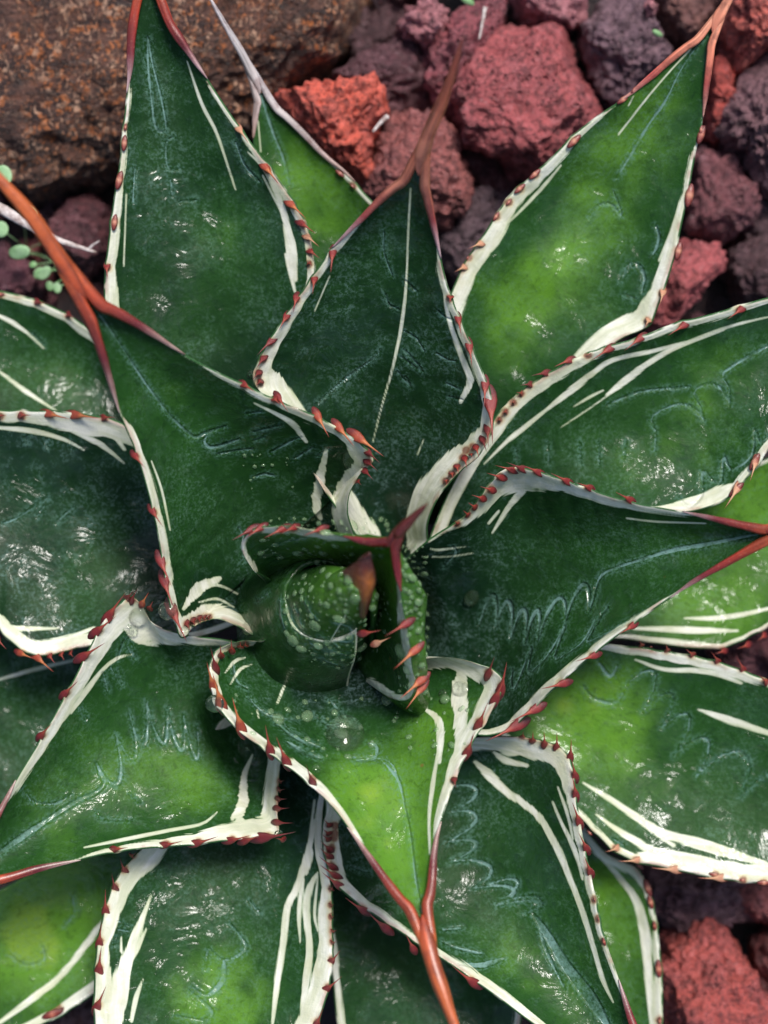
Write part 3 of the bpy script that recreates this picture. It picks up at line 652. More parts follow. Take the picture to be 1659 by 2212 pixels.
# upper left leaf
make_leaf(
  [(545,1372),(505,1350),(455,1335),(418,1350),(392,1378),(378,1350),(362,1290),(350,1215),(335,1130),(315,1050),(292,975),(262,905),(238,835),(215,765),(192,705),(172,655)],
  [(765,1150),(752,1105),(758,1060),(782,1015),(808,990),(775,955),(720,918),(660,888),(600,865),(535,833),(465,800),(400,765),(340,722),(280,682),(215,645),(188,625)],
  [.9,2.3,3.3,4.4,6.0], [2.9,2.3,1.3,.6,.15],
  bandL=[(545,1372,10),(505,1350,26),(455,1335,34),(400,1360,26),(370,1310,17),(350,1215,18),(315,1050,17),(275,935,16),(262,905,3)],
  bandR=[(765,1150,30),(755,1090,32),(782,1015,26),(808,990,20),(720,918,19),(600,865,17),(480,808,12),(435,785,3)],
  white=[S('E',[(0,885),(150,960),(250,1030),(310,1115)],5,26), S('E',[(430,1165),(390,1350),(370,1500),(395,1570)],28), S('G',[(1300,420),(1180,480),(1090,600)],45,25), S('G',[(1430,520),(1300,460),(1200,480)],8), S('G',[(1390,590),(1290,540),(1180,560)],8), S('G',[(1420,640),(1330,620),(1200,600)],10), S('D',[(900,1230),(960,1400),(1010,1640)],8,5), S('E',[(540,1100),(600,1190),(640,1250)],25)],
  imp=[S('D',[(560,320),(640,430),(700,520),(850,750),(1000,950),(1100,1050),(1160,1090),(1230,1060),(1340,1025)],5,9), S('D',[(1230,1070),(1215,1120),(1260,1150),(1400,1110),(1420,1100)],12,5), S('D',[(1500,1060),(1659,1020)],4), S('D',[(1460,950),(1550,940)],4), S('D',[(1290,1190),(1400,1170),(1500,1160)],5),
       S('E',[(0,1060),(160,1020)],4), S('E',[(100,1180),(230,1110),(280,1090)],6,3), S('E',[(240,1220),(350,1150)],5), S('E',[(0,1110),(60,1090)],4), S('E',[(380,1200),(440,1160)],10), S('E',[(0,1330),(60,1310),(120,1320)],8), S('G',[(1420,120),(1450,200),(1440,320)],18,6)],
  blobs=[(330,850,120,.35),(420,900,80,.25)], yg=-.05,
  teeth=T('D',[(1455,780,1522,825),(1635,865,1670,900),(808,1205,865,1275),(912,1535,970,1622)]) + T('E',[(150,860,205,940),(385,975,447,1090,O_),(512,1040,598,1147,O_),(632,1100,772,1203,O_),(685,1185,752,1245,D_),(680,1240,737,1290,D_),(665,1295,712,1345,D_),(620,1355,640,1375,D_)])
       + T('G',[(962,330,1022,470),(982,450,1035,600,'tooth_red',.8),(1035,630,1112,797),(1112,690,1137,737,D_),(1150,672,1165,712,D_),(1185,658,1195,695,D_),(1215,652,1222,680,D_),(1240,650,1246,672,D_)]),
  hornL=q('D',720,950), hornR=q('D',1100,600), spine=[(190,655,5.7,10),(176,632,5.9,23),(130,560,6.3,20),(70,470,6.8,17),(10,400,7.2,14),(-70,310,7.6,6),(-110,265,7.8,1)], pal='orange', flare=(10,12), hr=(8,17),
  label='upper left leaf with a long orange spine crossing the left edge')
# top middle leaf
make_leaf(
  [(775,1165),(700,1060),(620,930),(565,855),(548,815),(562,770),(590,720),(625,668),(665,610),(700,560),(740,510),(780,468),(820,425),(860,390),(898,362)],
  [(925,1168),(925,1130),(945,1080),(985,1025),(1035,980),(1064,925),(1065,870),(1048,815),(1025,760),(998,695),(975,640),(958,580),(945,510),(932,440),(918,375)],
  [.3,1.4,2.3,3.2,4.8], [2.1,1.8,1.0,.6,.1],
  bandL=[(700,1060,45),(565,855,60),(548,815,34),(590,720,22),(665,610,17),(740,510,14),(790,460,8),(810,435,3)],
  bandR=[(925,1168,44),(945,1080,50),(1000,1010,48),(1064,925,30),(1048,815,17),(998,695,14),(958,580,12),(950,530,3)],
  white=[S('E',[(915,-20),(890,330),(830,650),(760,900),(705,1120)],12,5), S('B',[(930,1120),(915,1400),(905,1659)],3,10), S('E',[(1115,60),(1150,350),(1215,560),(1260,680),(1285,760),(1225,880)],9,26), S('E',[(450,130),(360,340)],7,3), S('E',[(1010,1100),(970,1190)],9,6)],
  imp=[S('E',[(870,610),(940,660),(1000,695),(930,610),(890,570)],4,3), S('E',[(850,700),(930,790),(900,730)],5,3), S('E',[(890,460),(960,500),(1010,580)],4), S('E',[(1080,590),(1150,630),(1200,640)],4), S('E',[(1140,770),(1220,805)],4), S('E',[(1155,850),(1235,865)],4), S('E',[(1090,340),(1140,380),(1200,400)],3), S('E',[(900,160),(960,220)],4), S('E',[(380,880),(560,730),(700,630),(750,570)],9,4), S('E',[(780,240),(800,300),(860,330)],4), S('B',[(770,1380),(770,1500),(820,1640)],4)],
  blobs=[(870,560,100,.15),(830,1130,40,.5)], yg=-.25,
  teeth=T('B',[(470,1520,460,1622)]) + T('E',[(470,10,460,120),(357,160,348,242),(250,270,232,352),(188,380,145,460),(95,525,15,605,D_),(52,625,8,692,D_),(25,710,-10,750,D_),(35,762,5,790,D_),(1165,262,1162,300),(1215,395,1232,492),(1280,560,1296,678),(1372,790,1366,918),(1405,905,1416,1130),(1385,1050,1392,1150),(1360,1112,1382,1178,D_),(1300,1148,1317,1202),(1240,1208,1252,1262),(1262,1165,1270,1185),(1205,1268,1216,1308),(1175,1308,1182,1338),(1140,1350,1146,1372)]),
  hornL=(720,540), hornR=(948,560), spine=[(905,380,4.7,9),(907,350,4.8,21),(925,290,5.3,17),(955,220,5.9,14),(980,150,6.4,10),(1000,80,6.8,1)], pal='brown', flare=(9,10), hr=(7,14),
  label='dark top middle leaf with a brown curved spine')
# left lower leaf
make_leaf(
  [(540,1395),(480,1380),(400,1370),(330,1345),(292,1295),(262,1300),(225,1340),(195,1395),(160,1465),(122,1535),(85,1600),(45,1665),(5,1735),(-50,1820),(-110,1895)],
  [(612,1590),(608,1640),(600,1700),(598,1760),(600,1800),(560,1808),(500,1815),(430,1825),(360,1830),(300,1835),(230,1845),(160,1862),(90,1880),(10,1905),(-100,1930)],
  [.2,1.5,2.2,2.8,3.6], [2.2,2.0,1.4,.9,.15],
  bandL=[(540,1395,8),(400,1370,20),(330,1345,40),(285,1295,46),(225,1340,44),(190,1400,34),(160,1465,26),(85,1600,22),(30,1690,17),(0,1745,4)],
  bandR=[(608,1640,26),(598,1760,34),(600,1800,44),(560,1808,42),(500,1815,38),(430,1825,24),(300,1835,14),(200,1852,9),(170,1860,3)],
  white=[S('G',[(790,870),(700,890),(600,970),(490,1110),(300,1350),(60,1659)],8,14), S('G',[(740,700),(820,780),(940,820)],40,10), S('G',[(600,970),(500,1100),(420,1220)],24,14), S('J',[(1500,60),(1450,190),(1440,330),(1380,440)],14,34), S('J',[(1290,400),(1200,470),(1000,510),(750,560),(500,610)],7,12), S('J',[(1470,330),(1420,440),(1500,500)],30)],
  imp=scallop('G',[(1170,1290),(1090,1230),(990,1190),(870,1145),(768,1215)],(35,230),14) + scallop('G',[(768,1215),(687,1350),(572,1515)],(75,200),15) + [S('J',[(572,110),(600,190),(625,230),(560,290),(450,340),(250,470),(100,570),(-60,690)],4,20), S('G',[(700,900),(740,790),(770,850),(808,905),(770,800),(745,775)],6,3), S('G',[(655,950),(690,1010),(730,1058),(700,960)],6,3), S('G',[(480,1190),(512,1255)],5), S('G',[(610,980),(640,1080)],6), S('J',[(570,400),(620,440),(780,445)],9,3), S('J',[(130,260),(200,340),(330,350),(420,300)],6), S('J',[(770,290),(830,340)],3)],
  blobs=[(250,1700,130,.45),(420,1680,90,.6),(120,1780,110,.3)], yg=.08,
  teeth=T('G',[(655,630,745,505),(785,540,820,475,D_),(850,560,885,500,O_),(893,590,910,552),(585,725,692,640),(505,875,626,800),(393,1095,467,1025),(250,1345,312,1275),(760,530,800,490,D_)]) + T('J',[(690,618,765,608),(990,592,1090,570),(1180,580,1297,543),(1380,565,1492,535),(1465,568,1562,530),(1590,548,1680,528)])
       + T('K',[(70,548,250,516,D_),(150,462,235,464,D_),(148,378,216,374,D_),(150,322,200,320,D_),(155,266,190,262,D_),(160,215,185,210,D_),(165,560,120,550)]),
  hornL=q('J',110,210), hornR=q('J',480,665), spine=[(-100,1905,3.6,10),(-130,1925,3.7,16),(-250,2010,4.4,1)], pal='orange', flare=(10,8), hr=(9,14),
  label='left lower leaf with wide cream edges and tooth imprints')
# lower right middle leaf
make_leaf(
  [(690,1690),(702,1740),(698,1790),(702,1850),(722,1905),(762,1945),(820,1985),(880,2025),(950,2070),(1010,2110),(1080,2160),(1150,2212),(1240,2270),(1400,2330)],
  [(985,1600),(1040,1592),(1100,1590),(1160,1598),(1215,1618),(1238,1660),(1245,1720),(1256,1790),(1268,1850),(1284,1925),(1302,2010),(1325,2080),(1350,2150),(1385,2240),(1425,2330)],
  [-.2,.8,1.5,2.1,2.8], [1.9,1.7,1.2,.8,.15],
  bandL=[(702,1740,34),(702,1850,36),(762,1945,20),(880,2025,15),(1010,2110,20),(1080,2160,22),(1240,2270,10)],
  bandR=[(1040,1592,26),(1100,1590,34),(1160,1598,44),(1215,1618,42),(1245,1720,20),(1268,1850,18),(1302,2010,14),(1335,2110,9),(1355,2160,3)],
  white=[S('M',[(-80,100),(0,180),(150,310),(290,420),(400,600),(480,790),(560,1000),(620,1200),(680,1400),(740,1530)],[0][0] or 26,12), S('M',[(380,340),(440,480),(520,640),(560,800)],6,20), S('M',[(410,250),(470,420),(500,560)],6,14), S('I',[(30,1450),(100,1500),(230,1530)],16,30), S('I',[(60,1440),(130,1460),(240,1440)],8,24)],
  imp=scallop('K',[(1150,250),(1170,400),(1140,580),(1170,695),(1300,855),(1440,955),(1610,1010)],(165,-50),15) + scallop('M',[(0,830),(45,950),(222,1015)],(150,-75),12) + [S('M',[(250,990),(330,1100),(450,1300),(600,1500),(700,1659)],12,45), S('M',[(300,1040),(330,1200),(450,1450)],8,12), S('K',[(1120,1100),(1230,1090)],5), S('K',[(1120,1170),(1200,1205),(1350,1240)],9,6), S('K',[(1220,1300),(1350,1310),(1480,1270)],14,20), S('K',[(570,715),(620,680)],4), S('K',[(580,720),(680,760)],6,3), S('K',[(1150,580),(1240,570)],3), S('K',[(1180,690),(1290,675)],3)],
  blobs=[(1150,2080,140,.45),(1230,2190,80,.3)], yg=-.02,
  teeth=T('I',[(200,1352,205,1325),(260,1375,262,1325),(330,1395,328,1325),(403,1410,405,1330),(485,1465,490,1365)]) + T('M',[(512,175,489,75),(515,285,495,180),(533,445,495,337),(575,605,530,515),(600,745,565,657)])
       + T('K',[(482,482,450,450),(480,527,448,500),(475,552,440,525),(462,612,410,565),(442,657,390,610),(458,718,385,660),(477,772,388,710),(492,825,400,752),(640,975,540,905),(770,1078,668,985),(940,1200,898,1115),(1290,1400,1175,1310)]) + T('M',[(685,1170,26,'pad_dark'),(628,920,12,'pad_dark'),(650,1035,10,'pad_dark')]),
  hornR=q('M',745,1400), spine=[(1405,2310,2.8,9),(1430,2350,2.9,14),(1490,2470,3.4,1)], pal='red', flare=(8,16), hr=(9,12),
  label='lower right leaf lined with imprints beside the middle leaf')
# lower left leaf, below the left lower leaf
make_leaf(
  [(470,1560),(400,1680),(340,1780),(300,1838),(262,1880),(238,1925),(220,1985),(208,2045),(203,2120),(203,2212),(215,2320),(260,2440),(360,2580)],
  [(705,1600),(708,1680),(700,1760),(700,1830),(714,1890),(718,1950),(718,2010),(720,2070),(712,2130),(695,2190),(665,2260),(600,2370),(400,2585)],
  [-.6,.2,.7,1.0,1.2], [1.0,1.0,.8,.5,.15],
  bandL=[(400,1680,30),(300,1838,48),(262,1880,42),(220,1985,34),(208,2045,24),(203,2120,36),(203,2212,40)],
  bandR=[(708,1680,8),(700,1760,20),(714,1890,22),(718,2010,26),(715,2120,44),(695,2190,44)],
  white=[S('J',[(900,890),(850,1020),(790,1170),(740,1320),(700,1500),(690,1659)],3,70), S('J',[(870,1090),(820,1200),(770,1300)],5,24), S('J',[(850,1390),(810,1500),(780,1640)],4,24), S('J',[(720,1140),(720,1230)],10,20),
         S('K',[(400,330),(370,450),(320,640),(250,860),(200,960),(170,1200),(140,1400),(110,1659)],18,20), S('K',[(330,640),(310,760)],70,40), S('K',[(290,800),(268,1000),(275,1180)],24,4), S('K',[(380,760),(330,850),(310,1000),(330,1200),(310,1400),(280,1659)],18,26), S('K',[(380,780),(360,1000),(380,1110)],10,8), S('K',[(420,800),(410,1000),(400,1150)],30,34), S('K',[(360,330),(330,600)],16,30)],
  imp=[S('J',[(1430,1140),(1460,1210),(1400,1260),(1320,1280),(1240,1210)],14,3), S('J',[(1330,1290),(1320,1400),(1230,1490),(1140,1440)],24,4), S('J',[(1120,1460),(1200,1530),(1260,1590),(1200,1640),(1040,1610)],12,8), S('J',[(1540,1000),(1480,930)],3), S('J',[(1430,1140),(1360,1060)],3), S('J',[(1230,1220),(1220,1330)],14,6), S('J',[(700,1050),(780,1090)],8), S('J',[(700,1100),(760,1110)],6), S('J',[(690,1140),(680,1200)],10)],
  blobs=[(450,2140,120,.7),(520,2200,100,.5)], yg=-.05,
  teeth=T('J',[(785,655,810,640),(738,738,712,670),(682,842,664,762,D_),(628,975,628,855),(592,1165,606,1050),(590,1325,604,1190),(582,1545,632,1430)]) + T('K',[(462,855,470,830),(460,950,475,945),(462,1020,478,1015),(470,1105,492,1100),(470,1172,492,1165),(465,1278,514,1218),(440,1442,524,1373),(375,1650,412,1560)]),
  flare=(8,8), pal='red', label='lower left leaf with broad cream streaks running down', thick=.4)
# top left leaf pointing up
make_leaf(
  [(430,1130),(330,950),(260,800),(228,690),(224,630),(228,570),(236,500),(245,430),(255,370),(263,300),(270,230),(276,160),(276,90),(285,20),(310,-90)],
  [(620,1010),(650,850),(672,720),(682,630),(680,570),(668,500),(632,430),(590,370),(545,310),(505,255),(465,195),(430,140),(400,90),(370,40),(325,-90)],
  [-1.0,-.3,.4,1.1,1.9], [1.0,.9,.8,.5,.15],
  bandL=[(260,800,30),(224,630,30),(228,570,23),(245,430,18),(263,300,14),(272,210,12),(276,160,3)],
  bandR=[(672,720,40),(680,600,18),(668,500,16),(632,430,17),(545,310,13),(465,195,10),(450,170,3)],
  white=[S('B',[(-40,900),(60,1000),(150,1180),(195,1350),(225,1500),(245,1659)],8,36), S('A',[(1110,360),(1200,620),(1290,800),(1400,1130)],10,9), S('A',[(750,1150),(745,1300),(735,1580)],5), S('E',[(190,0),(215,100),(245,230)],24,6), S('A',[(1659,1240),(1560,1040)],14)],
  imp=[S('A',[(875,220),(880,400),(900,600),(925,760),(985,780),(960,600),(905,380),(880,230)],8,5), S('A',[(1030,810),(985,860),(1000,1000),(1070,1000)],8,4), S('A',[(1010,1060),(1025,1160)],8), S('A',[(1070,1200),(1160,1190)],5), S('A',[(1400,850),(1450,980),(1540,1080)],6), S('A',[(800,1000),(790,1200)],7,5)],
  blobs=[(480,480,70,.3),(500,560,80,.25),(400,700,100,.2)], yg=-.15,
  teeth=T('A',[(1425,775,1478,855,PL),(1590,1010,1655,1095,O_),(745,755,22,'pad_pale'),(738,850,50,'pad_pale'),(708,1070,60,'pad_pale'),(680,1320,52,'pad_pale'),(636,1590,640,1660)]) + T('B',[(72,1000,147,1092,O_),(225,1220,313,1303,O_),(288,1332,372,1392),(322,1412,390,1468,PL),(338,1495,392,1537),(325,1567,345,1582)]),
  hornL=q('A',770,560), hornR=q('A',1230,480), spine=[(318,-60,1.8,8),(316,-100,1.9,16),(300,-220,2.4,1)], pal='red', flare=(8,6), hr=(11,13),
  label='tall top left leaf crossing the boulder with teeth on its right edge')
# leaf with the dead grey tip
make_leaf(
  [(640,900),(600,760),(575,640),(560,540),(552,440),(548,350),(546,270),(552,205)],
  [(800,840),(860,680),(880,560),(860,490),(800,430),(745,372),(700,330),(655,282),(612,240),(568,200)],
  [-2.6,-2.2,-1.9,-1.5,-.9], [.7,.6,.5,.3,.1],
  bandR=[(860,490,8),(800,430,10),(745,372,9),(700,330,3)],
  imp=[S('B',[(40,560),(110,780),(180,960),(210,1100)],6,9)], white=[S('B',[(25,720),(40,900)],10)],
  blobs=[(640,380,110,.5),(700,470,90,.4)], yg=.2, teeth=T('B',[(510,1030,34,'pad_dark'),(585,1105,20,'pad_dark')]),
  hornL=(548,300), hornR=(765,395), spine=[(560,205,-.9,7),(556,185,-.85,15),(525,120,-.5,11),(490,60,-.2,8),(450,-10,.2,3),(440,-30,.3,1)], pal='grey', hr=(7,11), flare=(5,5), thick=.3,
  label='short leaf with a dried grey forked tip behind the tall top left leaf')
# upper right leaf
make_leaf(
  [(900,1010),(925,840),(950,700),(985,605),(1012,555),(1045,505),(1080,450),(1110,412),(1150,378),(1195,335),(1245,285),(1300,243),(1350,210),(1400,165),(1450,120),(1500,82),(1538,62)],
  [(1060,1030),(1150,920),(1260,800),(1340,735),(1400,705),(1430,640),(1455,565),(1472,490),(1485,430),(1495,375),(1507,310),(1522,240),(1532,180),(1540,120),(1546,68)],
  [-1.3,-.8,-.3,.3,1.3], [.9,.9,.8,.5,.15],
  bandL=[(950,700,36),(985,605,36),(1045,505,36),(1110,412,30),(1195,335,22),(1245,285,18),(1310,238,7),(1340,215,2)],
  bandR=[(1260,800,34),(1340,735,42),(1400,705,44),(1430,640,30),(1455,565,26),(1485,430,15),(1500,345,11),(1512,290,2)],
  white=[S('C',[(1200,290),(1000,510),(770,800)],5,6), S('C',[(430,980),(320,1110),(200,1240),(110,1330)],14,4), S('C',[(1140,1230),(1080,1400),(1010,1550)],12,16), S('C',[(860,570),(830,630)],8,3)],
  imp=[S('C',[(1290,200),(1150,400),(1050,600),(950,740),(850,910),(760,1060)],3,11), S('C',[(600,1300),(640,1230),(720,1210),(790,1280),(740,1140)],7,4), S('C',[(990,1340),(1010,1400),(1000,1460),(970,1520)],8), S('F',[(780,170),(850,80),(920,120),(910,230)],7), S('F',[(800,240),(870,270)],6), S('C',[(800,1640),(830,1570),(900,1580),(930,1659)],6)],
  blobs=[(1200,590,70,.9),(1120,680,100,.7),(1280,460,90,.6),(1380,300,110,.5),(1440,200,80,.3),(1100,780,60,.5)], yg=.15,
  teeth=T('C',[(800,590,46,'pad_pale'),(870,530,36,'pad_dark'),(508,840,56,'pad_pale'),(275,1035,46,'pad_pale'),(185,1120,44,'pad_pale'),(120,1200,26,'pad_pale'),(45,1285,34,'pad_pale'),(1262,800,60,'pad_dark'),(1192,1160,74,'pad_pale'),(1127,1490,60,'pad_pale'),(1262,770,30,'pad_pale')]) + T('B',[(1340,1450,1268,1480,PL),(1270,1530,16,'pad_dark'),(1242,1590,1188,1618,PL)]) + T('F',[(1032,235,1012,312,PL),(945,400,925,440,PL)]),
  hornL=q('C',770,620), hornR=q('C',1285,700), spine=[(1540,75,1.2,9),(1548,45,1.3,17),(1570,5,1.5,13),(1600,-50,1.8,8),(1640,-120,2.1,1)], pal='pale', flare=(7,5), hr=(8,11),
  label='bright upper right leaf ending in a pale orange forked spine')
# right upper leaf
make_leaf(
  [(920,1180),(960,1080),(1010,985),(1050,930),(1085,885),(1130,842),(1180,808),(1240,775),(1310,748),(1380,728),(1450,700),(1520,682),(1590,662),(1660,642),(1760,625),(1960,650)],
  [(1080,1260),(1200,1190),(1330,1130),(1440,1110),(1500,1105),(1560,1085),(1600,1050),(1640,1000),(1670,960),(1740,880),(1830,780),(1960,665)],
  [-.7,.1,.5,.9,1.4], [1.0,1.1,1.0,.7,.2],
  bandL=[(1010,985,26),(1085,885,30),(1180,808,26),(1240,775,24),(1310,748,18),(1450,700,16),(1590,662,12),(1760,625,10)],
  bandR=[(1440,1110,18),(1500,1105,32),(1560,1085,34),(1600,1050,18),(1670,960,16),(1830,780,14)],
  white=[S('F',[(1700,365),(1450,425),(1200,515),(1000,610),(860,720),(680,860),(430,1030)],10,4), S('F',[(1400,450),(1150,540),(960,640),(800,760),(700,840)],12,24), S('F',[(1250,500),(1000,570),(740,630),(600,720),(500,800),(350,920)],8,26), S('F',[(350,920),(200,1040),(100,1120),(-30,1250)],20,9), S('F',[(680,810),(600,850),(500,910)],14,4), S('F',[(1420,1390),(1300,1460),(1190,1520)],12,12)],
  imp=[S('F',[(1680,540),(1560,600),(1430,680),(1390,720),(1425,800),(1430,900)],9,3), S('F',[(1430,890),(1390,810),(1310,770),(1220,820),(1250,900),(1280,990)],8,2), S('F',[(1275,985),(1200,905),(1100,900),(970,970),(990,1060),(985,1170)],8,2), S('F',[(1680,1070),(1610,1120),(1580,1040),(1560,1200),(1440,1280),(1395,1205),(1380,1350),(1330,1350),(1270,1290),(1265,1430),(1190,1500),(1120,1440)],6,7)]
      + [S('F',[(x,1120),(x+5,1250)],3,1) for x in (350,540,650)] + [S('F',[(815,1110),(800,1210)],3,1), S('F',[(160,1160),(165,1230)],3), S('F',[(700,900),(900,820),(1190,790)],5,8)],
  blobs=[(1500,900,120,.4),(1560,780,90,.3),(1400,1000,90,.3)], yg=.02,
  teeth=T('F',[(1490,335,1415,390),(1150,435,1063,492),(890,508,803,577),(705,570,608,633),(470,635,385,672),(330,708,248,724,D_),(240,775,185,780,D_),(190,828,160,822),(145,882,128,880),(98,938,75,945),(62,985,45,990),(1580,1245,1550,1352,PL),(1470,1400,1400,1512,PL),(1580,1235,60,'pad_pale'),(1470,1400,60,'pad_pale'),(590,600,10,'pad_dark')]),
  flare=(9,8), pal='red', label='broad right upper leaf with long cream streaks under its top edge')
# leaf under the right leaf
make_leaf(
  [(1150,1250),(1300,1150),(1450,1080),(1560,1030),(1640,995),(1740,960),(1860,960),(2000,1100)],
  [(1180,1400),(1260,1385),(1340,1382),(1420,1392),(1500,1402),(1570,1398),(1620,1375),(1680,1345),(1780,1300),(1880,1230),(2000,1110)],
  [-2.3,-2.1,-1.8,-1.6,-1.3], [.5,.6,.6,.5,.1],
  bandL=[(1560,1030,10),(1640,995,12),(1860,960,10)], bandR=[(1340,1382,12),(1500,1402,16),(1620,1375,10),(1780,1300,8)],
  white=[S('I',[(1160,655),(1400,650),(1700,590)],12,22), S('I',[(860,715),(1200,725),(1480,730)],24,16)],
  blobs=[(1560,1300,130,.5),(1620,1080,120,.6)], yg=.35, teeth=T('I',[(1530,815,1470,838),(1390,850,1335,868),(1630,760,1590,790)]),
  flare=(5,5), thick=.3, label='leaf mostly hidden under the right leaf')
# lower right leaf
make_leaf(
  [(1020,1380),(1150,1380),(1260,1385),(1350,1395),(1420,1405),(1490,1415),(1560,1432),(1610,1450),(1670,1475),(1780,1530),(1900,1620),(2000,1720)],
  [(1050,1560),(1130,1640),(1200,1720),(1270,1785),(1320,1835),(1370,1862),(1430,1875),(1500,1890),(1570,1902),(1640,1908),(1740,1900),(1860,1840),(2000,1735)],
  [-1.4,-1.0,-.6,-.2,.3], [.5,.7,.8,.6,.1],
  bandL=[(1260,1385,12),(1350,1395,16),(1490,1415,22),(1560,1432,24),(1670,1475,16),(1900,1620,10)],
  bandR=[(1200,1720,14),(1270,1785,12),(1370,1862,20),(1430,1875,38),(1500,1890,42),(1640,1908,40),(1860,1840,14)],
  white=[S('I',[(1240,1195),(1400,1250),(1700,1350)],5,36), S('I',[(870,900),(1050,960),(1300,970),(1500,1040)],6,24), S('M',[(560,225),(700,310),(850,410),(1000,510),(1150,560),(1300,600),(1700,730)],12,40), S('M',[(640,415),(740,490),(850,560),(1000,640),(1250,700),(1700,790)],6,50), S('M',[(940,500),(1100,600)],10,30), S('I',[(1300,940),(1659,1030)],24,10)],
  imp=scallop('I',[(820,1050),(910,1210),(1025,1310),(1110,1465),(1240,1585)],(120,-150),9) + scallop('M',[(1235,185),(1495,315),(1700,420)],(140,-200),9) + [S('I',[(560,1060),(620,1130),(740,1160),(800,1100)],6,12), S('I',[(640,900),(720,1000),(760,940)],14,6), S('M',[(1100,70),(1140,30)],3), S('M',[(740,560),(800,600)],6)],
  blobs=[(1240,1500,130,.85),(1170,1580,110,.8),(1330,1560,130,.5),(1380,1650,120,.3)], yg=.12,
  teeth=T('I',[(905,812,893,782),(965,825,10,'pad_dark'),(1058,842,1050,800),(1205,868,1168,835),(1355,905,1320,852),(1505,950,1468,880),(1645,1030,1600,990)]) + T('M',[(600,525,20,'pad_pale'),(755,615,688,637,PL),(875,685,765,692,PL),(1095,740,965,730,PL),(1365,790,1238,790,PL),(1510,805,24,'pad_pale'),(1635,820,44,'pad_pale'),(1345,775,40,'pad_pale')]),
  flare=(5,8), label='large lower right leaf, bright yellow green near its base')
# small leaf behind, bottom right
make_leaf(
  [(1060,1780),(1130,1900),(1200,2050),(1260,2180),(1310,2300),(1380,2420)],
  [(1180,1700),(1260,1785),(1310,1840),(1350,1860),(1385,1885),(1408,1940),(1420,2000),(1428,2070),(1432,2140),(1430,2212),(1420,2300),(1390,2420)],
  [-3.0,-2.6,-2.3,-2.0,-1.7], [.5,.6,.6,.4,.1],
  bandR=[(1260,1785,14),(1310,1840,20),(1350,1860,22),(1385,1885,18),(1408,1940,13),(1420,2000,10),(1428,2070,14),(1432,2140,22),(1430,2212,26)],
  white=[S('M',[(620,640),(700,700),(800,820),(880,930),(920,1080),(940,1250),(970,1659)],10,34)],
  blobs=[(1350,2000,120,.4),(1300,1900,60,.6)], yg=.3, teeth=T('M',[(895,720,34,'pad_dark'),(945,850,56,'pad_pale'),(962,935,44,'pad_pale'),(985,1075,30,'pad_dark'),(1010,1330,56,'pad_pale'),(1016,1640,24,'pad_pale')]),
  flare=(4,8), thick=.3, label='narrow leaf curving down behind the lower right leaf')
# bottom middle leaf underneath
make_leaf(
  [(640,1800),(660,1900),(690,2000),(715,2100),(728,2212),(760,2350),(860,2500)],
  [(1020,1850),(1060,1950),(1100,2050),(1125,2150),(1120,2230),(1060,2340),(880,2500)],
  [-2.6,-2.3,-2.0,-1.8,-1.4], [.6,.6,.6,.4,.1],
  bandL=[(660,1900,14),(728,2212,16)], bandR=[(1100,2050,14),(1120,2230,14)],
  white=[S('K',[(470,1100),(488,1290),(495,1659)],12,18)], blobs=[(900,2100,120,.2)], yg=.0, flare=(5,5), thick=.3,
  label='dark leaf hidden below the orange spine of the middle leaf')
# bottom left yellowish leaf
make_leaf(
  [(420,1800),(330,1800),(240,1815),(150,1850),(60,1890),(-60,1960),(-200,2100),(-330,2260)],
  [(430,1950),(360,1980),(290,2055),(240,2115),(190,2158),(138,2190),(70,2226),(0,2262),(-120,2310),(-330,2275)],
  [-2.5,-2.3,-2.1,-2.0,-1.8], [.5,.6,.6,.4,.1],
  bandR=[(290,2055,16),(240,2115,22),(190,2158,26),(138,2190,24),(70,2226,22)],
  white=[S('J',[(640,1020),(590,1080),(400,1330),(240,1470),(-40,1680)],16,24)], imp=[S('J',[(250,1200),(260,1280),(150,1310),(60,1250)],5), S('J',[(430,900),(440,1000),(380,1080)],5,8)],
  blobs=[(100,1960,120,.9),(60,2050,90,.6)], yg=.5, teeth=T('J',[(310,1590,70,'pad_dark'),(345,1560,30,'pad_dark')]), flare=(5,8), thick=.3,
  label='yellow green spotted leaf at the bottom left')
